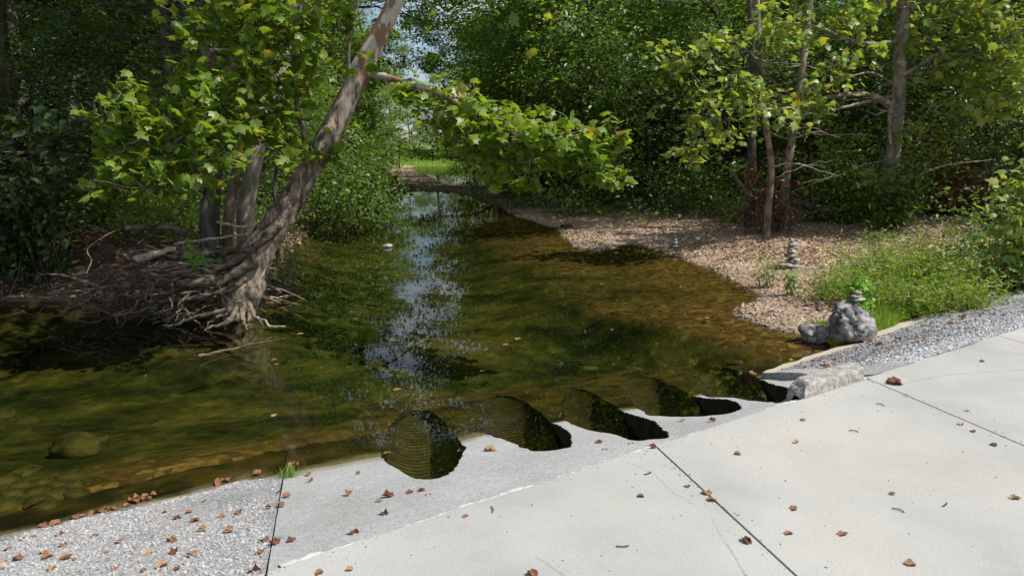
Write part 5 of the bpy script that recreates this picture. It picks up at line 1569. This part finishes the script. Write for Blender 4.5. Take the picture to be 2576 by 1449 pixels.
# ------------------------------------------------------------------ grass
def grass(name, pts, h, seed, mat='grass', kind="stuff", bend=1.0, label=None, cat=None):
    r = np.random.default_rng(seed)
    n = len(pts)
    mb = MB()
    d = r.normal(0, 0.35, (n, 3)); d[:, 2] = 1
    nn = r.normal(0, 1, (n, 3)); nn[:, 2] = 0.1
    leaves(mb, BLADE, pts, nrm(d), nn, h * r.uniform(0.5, 1.2, n))
    return tag(link(name, mb.mesh(name, M[mat], smooth=False)), label, cat, None, kind)
r = np.random.default_rng(70)
def strip(n):
    s = r.uniform(7.75, 11.6, n)
    t = edge_t(s) + 0.02 + np.abs(r.normal(0, 0.18, n)) * np.interp(s, [7.7, 8.5, 10, 11.6], [0.7, 1.2, 1.3, 0.6])
    p = ST(s, t)
    z, _, _ = ground(p[:, 0], p[:, 1])
    return np.column_stack([p, z - 0.01])
grass("grass", strip(9000), 0.23, 71)
def tuft(u, v, z, R, n):
    c = P(u, v, z)
    p = c[:2] + r.normal(0, R, (n, 2))
    zz, _, _ = ground(p[:, 0], p[:, 1])
    return np.column_stack([p, zz - 0.01])
grass("grass_tuft", tuft(2080, 815, 0.1, 0.10, 420), 0.17, 72, kind=None, label="grass tuft on the gravel just left of the grey boulder", cat="grass tuft")
c = P(728, 1203, 0.02)
pp = c[:2] + r.normal(0, 0.035, (120, 2))
s_, t_ = toST(pp[:, 0], pp[:, 1])
grass("grass_tuft", np.column_stack([pp, slope_z(s_, t_) - 0.005]), 0.10, 73, kind=None, label="tiny grass tuft in the joint where apron, stone shoulder and water meet", cat="grass tuft")
# blades along the far bank meadow
n = 5000
gx = r.uniform(-24, -2, n); gy = r.uniform(112, 132, n)
zz, _, _ = ground(gx, gy)
grass("grass", np.column_stack([gx, gy, zz]), 1.0, 74)

# ------------------------------------------------------------------ rocks
def place_rock(name, label, pos, size, seed, mat='stone', cat="rock", rz=0.0, group=None, **k):
    V, T = rock(size, seed, **k)
    a = rz
    V = np.column_stack([V[:, 0] * math.cos(a) - V[:, 1] * math.sin(a), V[:, 0] * math.sin(a) + V[:, 1] * math.cos(a), V[:, 2]])
    o = link(name, MB().add(V, T).mesh(name, M[mat]), None, tuple(pos))
    return tag(o, label, cat, group)
bp_ = P(2150, 862, 0.06)
place_rock("boulder", "large pitted grey limestone boulder at the corner of the water and the shoulder", (bp_[0] + 0.03, bp_[1] + 0.16, 0.235), (0.60, 0.52, 0.56), 3, 'boulder', "boulder", 0.4, sub=6, pits=0.24, rough=0.6, cuts=15)
b2 = P(2055, 858, 0.02)
place_rock("boulder", "smaller pitted boulder leaning in the water against the large one", (b2[0] + 0.02, b2[1] + 0.12, 0.07), (0.38, 0.34, 0.28), 8, 'boulder', "boulder", 0.2, sub=5, pits=0.24, rough=0.6, cuts=15)
z = 0.495
bx, by = bp_[0] + 0.07, bp_[1] + 0.20
for k, (sx, sz, lb) in enumerate([(0.20, 0.05, "flat stone at the bottom of the little stack on the large boulder"), (0.15, 0.045, "middle flat stone of the little stack on the large boulder"), (0.12, 0.05, "top stone of the little stack on the large boulder")]):
    place_rock("cairn_stone", lb, (bx + 0.01 * (-1) ** k, by, z + sz / 2), (sx, sx * 0.8, sz), 20 + k, 'stone', "stone", k * 0.9, "stones stacked on the large boulder", sub=3)
    z += sz * 0.88
cp = P(1985, 668, 0.14)
z = gz(cp[0], cp[1]) - 0.02
cl = ["broad dark base slab of the stone cairn on the gravel bar", "pale wide slab second from the bottom of the bar cairn", "grey stone third up in the bar cairn", "white wedge stone midway up the bar cairn", "thin pale stone near the top of the bar cairn", "grey stone second from the top of the bar cairn", "small pointed stone topping the bar cairn"]
for k, (sx, sz, dx) in enumerate([(0.50, 0.13, -0.06), (0.34, 0.10, 0.08), (0.26, 0.10, 0.0), (0.22, 0.09, 0.02), (0.18, 0.06, 0.0), (0.22, 0.10, 0.03), (0.12, 0.09, 0.02)]):
    place_rock("cairn_stone", cl[k], (cp[0] + dx, cp[1], z + sz / 2), (sx, sx * 0.75, sz), 30 + k, 'stone', "stone", k * 1.3, "stones of the cairn on the gravel bar", sub=3, cuts=9)
    z += sz * 0.84
cp2 = P(1698, 622, 0.06)
z = gz(cp2[0], cp2[1]) - 0.02
for k, (sx, sz, lb) in enumerate([(0.24, 0.10, "bottom stone of the small cairn farther up the bar"), (0.16, 0.09, "middle stone of the small cairn farther up the bar"), (0.11, 0.08, "top stone of the small cairn farther up the bar")]):
    place_rock("cairn_stone", lb, (cp2[0], cp2[1], z + sz / 2), (sx, sx * 0.8, sz), 40 + k, 'stone', "stone", k, "stones of the small cairn farther up the bar", sub=3)
    z += sz * 0.86
q = P(975, 622, 0.0)
place_rock("stone", "pale flat stone standing out of the middle of the creek", (q[0], q[1], 0.02), (0.26, 0.2, 0.13), 45, 'stone', "stone", 0.3, sub=3)
q = P(1425, 570, 0.1)
place_rock("stone", "dark wet rock lying on the gravel spit up the creek", (q[0], q[1], gz(q[0], q[1]) + 0.05), (0.36, 0.25, 0.18), 46, 'algae', "stone", 0.2, sub=3)
# submerged stones
sub_rocks = [((205, 1128), (0.50, 0.42, 0.30), "large round algae-covered boulder under water near the stone shoulder"),
             ((1830, 845), (0.55, 0.35, 0.16), "dark sunken slab off the tip of the gravel spit"),
             ((1650, 838), (0.42, 0.2, 0.14), "sunken rock in the green middle of the creek"),
             ((1790, 872), (0.45, 0.25, 0.14), "sunken slab pointing at the small boulder")]
for k, ((u, v), sz, lb) in enumerate(sub_rocks):
    q = P(u, v, -0.25)
    place_rock("submerged_rock", lb, (q[0], q[1], min(gz(q[0], q[1]) + sz[2] * 0.12, -0.10 - sz[2] * 0.5)), sz, 60 + k, 'algae', "rock", k * 0.7, sub=4)
for k, (u, v, a, b_) in enumerate([(110, 1205, .22, .16), (150, 1230, .25, .18), (60, 1215, .22, .15), (40, 1250, .28, .18), (95, 1250, .24, .15), (150, 1268, .26, .18), (100, 1285, .22, .14), (30, 1290, .26, .18), (190, 1240, .2, .15), (175, 1195, .25, .17), (15, 1190, .3, .2), (60, 1170, .28, .2), (195, 1270, .18, .12), (130, 1300, .2, .12)]):
    q = P(u, v, -0.15)
    s_, t_ = toST(q[0], q[1])
    zz_ = max(float(slope_z(s_, t_)), gz(q[0], q[1]))
    place_rock("submerged_slab", "flat broken slab in the shallow water off the stone shoulder", (q[0], q[1], min(zz_ + 0.0, -0.08)), (a, b_, 0.09), 80 + k, 'algae', "rock", 0.5 + 0.3 * (k % 3), "broken slabs in the shallows", sub=3, cuts=10)
for k, (u, v, a, b_) in enumerate([(1880, 860, .3, .12), (1855, 905, .35, .14), (1760, 900, .3, .15), (1700, 815, .3, .14), (1900, 840, .22, .12), (1600, 860, .3, .2), (1540, 920, .35, .25), (1700, 890, .3, .2), (1480, 850, .3, .2), (1920, 875, .2, .12), (1400, 930, .35, .22), (1640, 760, .3, .15), (1560, 800, .4, .15)]):
    q = P(u, v, -0.2)
    place_rock("submerged_rock", "small algae-covered rock on the creek bed off the gravel spit", (q[0], q[1], min(gz(q[0], q[1]), -0.06) - 0.005), (a, b_, 0.07), 110 + k, 'algae', "rock", -0.4 + 0.3 * (k % 4), "small rocks on the creek bed", sub=3, cuts=9)

# ------------------------------------------------------------------ litter and pebbles
def land_pts(n, r, box, zones, dmax=9, dmin=0.02, dens=None):
    x = r.uniform(box[0], box[1], n); y = r.uniform(box[2], box[3], n)
    z, zo, d = ground(x, y)
    k = np.isin(zo, zones) & (d < dmax) & (z > 0.005)
    s, t = toST(x, y)
    k &= ~((t < edge_t(s) + 0.03) & (s > 0))
    if dens is not None:
        k &= dens(x, y, d) > r.random(n)
    return np.column_stack([x[k], y[k], z[k]])
r = np.random.default_rng(90)
def litter(name, pts, size, r, mat):
    n = len(pts)
    mb = MB()
    d = r.normal(0, 1, (n, 3)); d[:, 2] *= 0.15
    nn = r.normal(0, 0.45, (n, 3)); nn[:, 2] += 1
    pts = pts.copy(); pts[:, 2] += r.uniform(0.004, 0.025, n)
    leaves(mb, tmpl_simple(0.34, 0.22), pts, d, nn, size * r.uniform(0.45, 1.3, n))
    return tag(link(name, mb.mesh(name, M[mat], smooth=False)), kind="stuff")
litter("leaf_litter", land_pts(90000, r, (1, 14, 8, 30), [1], 12, 0.0, lambda x, y, d: np.clip(0.12 + 0.5 * sstep(0.2, 1.8, d) + 0.75 * fbm(np.stack([x, y, 0 * x], -1) * 1.1, 4), 0, 1)), 0.075, r, 'litter')
litter("leaf_litter", land_pts(30000, r, (-14, -3.3, 9.5, 22), [2, 3], 9, 0.0, lambda x, y, d: np.clip(0.35 + 0.5 * fbm(np.stack([x, y, 0 * x], -1) * 0.8, 3), 0, 1)), 0.08, r, 'litter')
chips("pebbles", 40000, lambda n, r: land_pts(n, r, (-1.5, 9, 8, 26), [1], 6, 0.0, lambda x, y, d: 0.2 + 0.8 * sstep(3.0, 0.1, d)), 0.015, 0.06, M['pebble'], seed=9)
chips("pebbles", 9000, lambda n, r: land_pts(n, r, (-14, 6, 26, 75), [1], 6, 0.0), 0.05, 0.14, M['pebble'], seed=10)

# driftwood sticks piled behind the leaning sycamore
r = np.random.default_rng(95)
for k in range(90):
    dd_ = r.uniform(10.7, 12.3)
    p = PD(r.uniform(340, 690), 590, dd_)
    L = r.uniform(0.3, 1.0)
    a = r.normal(0.0, 0.6)
    e = p + np.array([math.cos(a) * L, math.sin(a) * L * 0.7, r.normal(0.02, 0.16)])
    g0, g1 = gz(p[0], p[1]), gz(e[0], e[1])
    lift = r.uniform(0.02, 0.22)
    p[2] = g0 + lift; e[2] = g1 + lift + r.normal(0, 0.08)
    pts = wob(p, e, 6, 0.012, r)
    c = pts.mean(0)
    o = link("driftwood_stick", MB().add(*tube(pts, np.linspace(r.uniform(0.008, 0.02), 0.005, 6), 5)).mesh("driftwood_stick", M['drift'], origin=c), None, tuple(c))
    tag(o, "bleached stick in the driftwood tangle behind the leaning sycamore", "stick", "driftwood sticks on the left bank")
for k in range(26):
    x, y = r.uniform(3.0, 9.5), r.uniform(9.5, 19.0)
    z0, zo, dd_ = ground(np.array([x]), np.array([y]))
    if zo[0] != 1 or dd_[0] < 0.3: continue
    a, L = r.uniform(0, 6.28), r.uniform(0.2, 0.7)
    p = np.array([x, y, z0[0] + 0.02]); e = p + [math.cos(a) * L, math.sin(a) * L, 0]
    e[2] = gz(e[0], e[1]) + 0.03
    pts = wob(p, e, 6, 0.012, r); c = pts.mean(0)
    tag(link("fallen_stick", MB().add(*tube(pts, np.linspace(r.uniform(0.006, 0.014), 0.004, 6), 5)).mesh("fallen_stick", M['twig'], origin=c), None, tuple(c)), "grey stick lying among the leaf litter of the gravel bar", "stick", "sticks on the gravel bar")
def log(name, label, pts, r0, r1, mat='drift', seed=0, cat="log", bump=0.15, seg=14):
    p = resample(px_path(pts), 24)
    rr = np.random.default_rng(seed)
    p = p + np.cumsum(rr.normal(0, 0.006, p.shape), 0)
    c = p.mean(0)
    return tag(link(name, MB().add(*tube(p, np.linspace(r0, r1, 24), seg, bump, 5, seed)).mesh(name, M[mat], origin=c), None, tuple(c)), label, cat)
log("driftwood_log", "thick weathered log lying above the roots left of the leaning sycamore", [(330, 640, 10.6), (420, 648, 10.5), (520, 640, 10.5), (600, 628, 10.6)], 0.07, 0.06, 'root', 1)
log("driftwood_log", "short pale log end pointing left on the left bank", [(340, 655, 10.35), (400, 642, 10.4), (450, 636, 10.5)], 0.06, 0.035, 'drift', 2)
log("driftwood_log", "knobby mossy log at the top edge of the left bank", [(310, 575, 12.0), (370, 568, 12.0), (430, 575, 11.9), (480, 590, 11.8)], 0.06, 0.04, 'root', 3)
log("driftwood_log", "straight pale branch lying between the lichen trunk and the slim sycamore", [(545, 560, 11.6), (600, 568, 11.6), (650, 560, 11.7)], 0.022, 0.018, 'drift', 4)
log("driftwood_log", "long thin pale branch lying across the driftwood tangle", [(440, 615, 11.0), (520, 598, 11.0), (630, 583, 11.0)], 0.025, 0.015, 'drift', 5)
log("fallen_log", "dark fallen trunk slanting down across the back of the bar to the tall sycamore", [(1890, 480, 18.8), (1960, 500, 18.6), (2030, 518, 18.4), (2110, 542, 18.0)], 0.09, 0.13, 'bark', 6, "fallen tree")
log("fallen_branch", "forked pale branch propped against the fallen trunk by the bar", [(1840, 430, 18.2), (1870, 470, 18.3), (1905, 495, 18.5), (1925, 500, 18.6)], 0.05, 0.04, 'bark_p', 7, "branch")
log("fallen_branch", "long bare branch rising to the right through the shade right of the bar sycamore", [(2290, 450, 16.5), (2350, 425, 16.4), (2420, 410, 16.2), (2500, 402, 16)], 0.03, 0.008, 'drift', 8, "branch")
log("fallen_branch", "thin bent branch dipping into the water below the bushes at the narrow", [(960, 480, 26), (900, 500, 24), (860, 530, 22), (830, 560, 20.5)], 0.05, 0.02, 'bark_p', 9, "branch")
log("hanging_vine", "long bare vine looping down the left bank under the dark vine leaves", [(-20, 580, 11), (60, 600, 10.9), (140, 595, 10.9), (200, 570, 11), (228, 540, 11.2)], 0.012, 0.008, 'bark_b', 10, "vine", 0, 6)
log("hanging_vine", "short bare vine crossing the dirt face at the left edge", [(0, 560, 11.1), (60, 572, 11), (120, 555, 11), (165, 545, 11.1)], 0.010, 0.006, 'bark_b', 11, "vine", 0, 6)
log("bare_twig", "thin bare twig standing on the bank above the hanging roots", [(215, 690, 10.2), (228, 655, 10.3), (222, 615, 10.4), (300, 570, 10.8)], 0.010, 0.005, 'twig', 12, "twig", 0, 6)
log("bare_branch", "pale forked dead branch in the dark woods at the left", [(110, 348, 14), (160, 355, 13.8), (210, 375, 13.6), (245, 400, 13.5)], 0.022, 0.008, 'twig', 13, "branch", 0, 6)
log("snag", "dark bent snag standing in the far pool", [(1195, 443, 66), (1192, 434, 66), (1200, 428, 66), (1203, 424, 66)], 0.12, 0.06, 'bark', 14, "snag", 0.1, 8)
log("drooping_twig", "long thin drooping twig hanging from the leaning sycamore down to the water", [(1010, 360, 10.5), (1000, 440, 11), (975, 520, 11.5), (915, 560, 12)], 0.006, 0.003, 'bark', 15, "twig", 0, 5)
log("floating_branch", "brown branch lying in the water by the foot of the leaning sycamore", [(500, 897, 7.55), (560, 880, 7.8), (620, 868, 8.0), (690, 850, 8.35)], 0.018, 0.008, 'bark_b', 16, "branch", 0.1, 6)
log("floating_branch", "crooked pale root piece lying in the water right of the sycamore foot", [(645, 798, 9.05), (670, 806, 8.95), (678, 815, 8.85), (700, 812, 8.85), (720, 810, 8.85)], 0.02, 0.008, 'drift', 17, "branch", 0.1, 6)

# ------------------------------------------------------------------ fallen leaves, each one a thing
def dry_leaf_mesh(seed, mat):
    r = np.random.default_rng(seed)
    half = [(0.0, 0.0), (0.20, -0.02), (0.36, 0.10), (0.48, 0.20), (0.44, 0.36), (0.46, 0.56), (0.32, 0.62), (0.20, 0.76), (0.0, 0.92)]
    out = np.array(half + [(-x, y) for x, y in half[-2:0:-1]])
    out = out + r.normal(0, 0.03, out.shape)
    c = np.array([0, 0.36])
    n = len(out)
    V = np.vstack([[c], c + (out - c) * 0.5, out])
    k = r.uniform(2.2, 4.2)
    ang = r.uniform(0, math.pi)
    ax = V @ np.array([math.cos(ang), math.sin(ang)]) if False else (V - c) @ np.array([math.cos(ang), math.sin(ang)])
    oth = (V - c) @ np.array([-math.sin(ang), math.cos(ang)])
    z = (1 - np.cos(ax * k)) / k + 0.10 * r.normal(0, 1, len(V)) * np.hypot(ax, oth)
    xx = np.sin(ax * k) / k
    W = np.column_stack([xx * math.cos(ang) - oth * math.sin(ang), xx * math.sin(ang) + oth * math.cos(ang), z])
    W[:, 2] -= W[:, 2].min()
    T = [[0, 1 + i, 1 + (i + 1) % n] for i in range(n)]
    Q = [[1 + i, n + 1 + i, n + 1 + (i + 1) % n, 1 + (i + 1) % n] for i in range(n)]
    return MB().add(W, T, Q).mesh("fallen_leaf", mat, smooth=True)
DL = {m: [dry_leaf_mesh(200 + i + 20 * j, M[m]) for i in range(5)] for j, m in enumerate(('dry', 'dry2', 'dry3'))}
r = np.random.default_rng(99)
def surf_height(u, v):
    """where the ray through a picture point meets the road, apron or shoulder"""
    best = None
    for z in np.linspace(0.5, 0.0, 101):
        p = P(u, v, z)
        s, t = toST(p[0], p[1])
        if t <= 0: zs = 0.5
        elif s > 5.3: zs = float(right_z(s, t)) + 0.01
        else: zs = float(slope_z(s, t))
        if best is None or abs(zs - z) < best[0]:
            best = (abs(zs - z), p)
    return best[1]
def drop(u, v, size, label, group, mats=('dry',), lift=0.002, water=False):
    p = P(u, v, 0.004) if water else surf_height(u, v)
    m = mats[int(r.integers(0, len(mats)))]
    o = link("fallen_leaf", DL[m][int(r.integers(0, 5))], None, (p[0], p[1], p[2] + lift))
    s = size * r.uniform(0.6, 1.2)
    o.scale = (s, s, s * (0.25 if water else 1.0))
    o.rotation_euler = (r.normal(0, 0.08), r.normal(0, 0.08), r.uniform(0, 6.28))
    tag(o, label, "leaf", group)
deck_l = [(1855, 1143), (1611, 1249), (1730, 1224), (1778, 1242), (1790, 1259), (1984, 1343), (2244, 1244), (2290, 1420), (2432, 1034), (2447, 1086), (2418, 1068), (2553, 1255), (1171, 1299), (880, 1433), (803, 1443), (1998, 1282), (2003, 1114), (2020, 1057), (2470, 910), (1340, 1445), (2120, 1345), (2500, 1120)]
for u, v in deck_l:
    drop(u, v, 0.050 if v > 1000 else 0.06, "small curled brown leaf lying on the smooth concrete deck", "leaves on the concrete deck", ('dry', 'dry', 'dry3'))
drop(1877, 1362, 0.085, "dark red brown curled leaf on the deck near the slanting slab joint", None, ('dry2',))
drop(2250, 965, 0.11, "dark crumpled leaf on the deck just past the broken kerb", None, ('dry2',))
for u, v in [(775, 1193), (780, 1210), (900, 1191), (878, 1241), (953, 1261), (975, 1249), (1078, 1248), (966, 1294), (890, 1342), (690, 1369), (733, 1363), (1508, 1117), (1521, 1134), (1587, 1119), (1716, 1058), (1790, 1059), (1060, 1235), (1030, 1240), (1640, 1125)]:
    drop(u, v, 0.06, "dry brown leaf lying on the sloping concrete apron above the culverts", "leaves on the concrete apron", ('dry', 'dry', 'dry2'))
drop(1230, 1133, 0.09, "long rolled tan leaf on the apron point between the first two culverts", None, ('dry3',))
for u, v in [(722, 1249), (705, 1271), (675, 1276), (640, 1440), (665, 1362), (658, 1388), (700, 1240)]:
    drop(u, v, 0.06, "brown leaf caught along the joint between apron and stone shoulder", "leaves along the shoulder joint", ('dry', 'dry2'))
for u, v in [(300, 1367), (308, 1359), (265, 1393), (432, 1363), (438, 1388), (575, 1335), (627, 1328), (482, 1398), (508, 1332), (513, 1262), (372, 1318), (430, 1354), (85, 1352), (150, 1348), (55, 1360), (10, 1412), (5, 1434), (45, 1407), (110, 1390), (120, 1401), (160, 1373), (185, 1410), (130, 1433), (385, 1352), (490, 1313), (445, 1305), (475, 1290), (413, 1290), (360, 1438), (293, 1434), (445, 1432), (375, 1392), (240, 1350), (340, 1385), (560, 1300), (600, 1290), (20, 1385), (220, 1330)]:
    drop(u, v, 0.052, "dry brown sycamore leaf lying on the grey stone shoulder", "leaves on the stone shoulder", ('dry', 'dry', 'dry2', 'dry', 'dry3'))
drop(165, 1405, 0.10, "large orange tan leaf standing on edge on the stone shoulder", None, ('dry3',))
drop(408, 1424, 0.085, "yellowish tan leaf near the bottom of the stone shoulder", None, ('dry3',))
for u, v in [(345, 1252), (365, 1250), (330, 1258), (385, 1246), (320, 1272), (290, 1280), (270, 1284), (255, 1289), (235, 1294), (205, 1302), (150, 1317), (140, 1321), (107, 1325), (560, 1208), (575, 1207), (548, 1212), (648, 1192), (550, 1218), (742, 1170), (735, 1172), (355, 1256), (340, 1262), (372, 1256), (190, 1306)]:
    drop(u, v, 0.07, "wet orange brown leaf stranded in the line along the water edge", "leaves along the water edge", ('dry',), 0.004)
for u, v in [(970, 1139), (978, 1138), (1165, 1130), (1160, 1107), (1167, 1122), (1158, 1134)]:
    drop(u, v, 0.06, "orange leaf floating in the mouth of the first culvert", "leaves floating in the first culvert", ('dry',), 0.002, True)
for u, v in [(695, 917), (690, 1045), (1300, 853), (1272, 867), (1213, 933), (1306, 851), (1185, 720), (930, 670), (1540, 830), (1890, 935), (1895, 940), (2070, 885), (1990, 905), (690, 905), (755, 840), (1780, 800), (1000, 980)]:
    drop(u, v, 0.075, "brown leaf floating on the open water of the creek", "leaves floating on the creek", ('dry', 'dry3'), 0.002, True)
for u, v in [(2110, 900), (2075, 925), (2150, 880), (2210, 868), (2260, 855), (2330, 835), (2300, 850), (2190, 860), (2390, 815), (2340, 815), (2240, 880), (2420, 800), (2060, 905), (2170, 905), (2310, 862), (2280, 835), (2450, 790)]:
    drop(u, v, 0.085, "dry orange brown leaf on the grey shoulder past the boulder", "leaves on the far shoulder", ('dry', 'dry', 'dry3'))
# little twigs on the deck
for k, (u, v, a) in enumerate([(1238, 1290, 1.4), (1460, 1160, 0.1), (1620, 1195, 0.3), (2225, 1022, 2.0), (2160, 1088, 2.4), (2275, 1290, 2.1), (1550, 1375, -0.3), (2370, 1275, 0.4)]):
    p = surf_height(u, v)
    L = 0.055
    pts = np.array([p, p + [math.cos(a) * L * .5, math.sin(a) * L * .5, 0.004], p + [math.cos(a + .3) * L, math.sin(a + .3) * L, 0.002]]) + [0, 0, 0.004]
    tag(link("twig_piece", MB().add(*tube(resample(pts, 6), 0.0028, 5)).mesh("twig_piece", M['bark'], origin=p), None, tuple(p)), "tiny broken twig lying on the pale concrete", "twig", "twigs on the concrete")
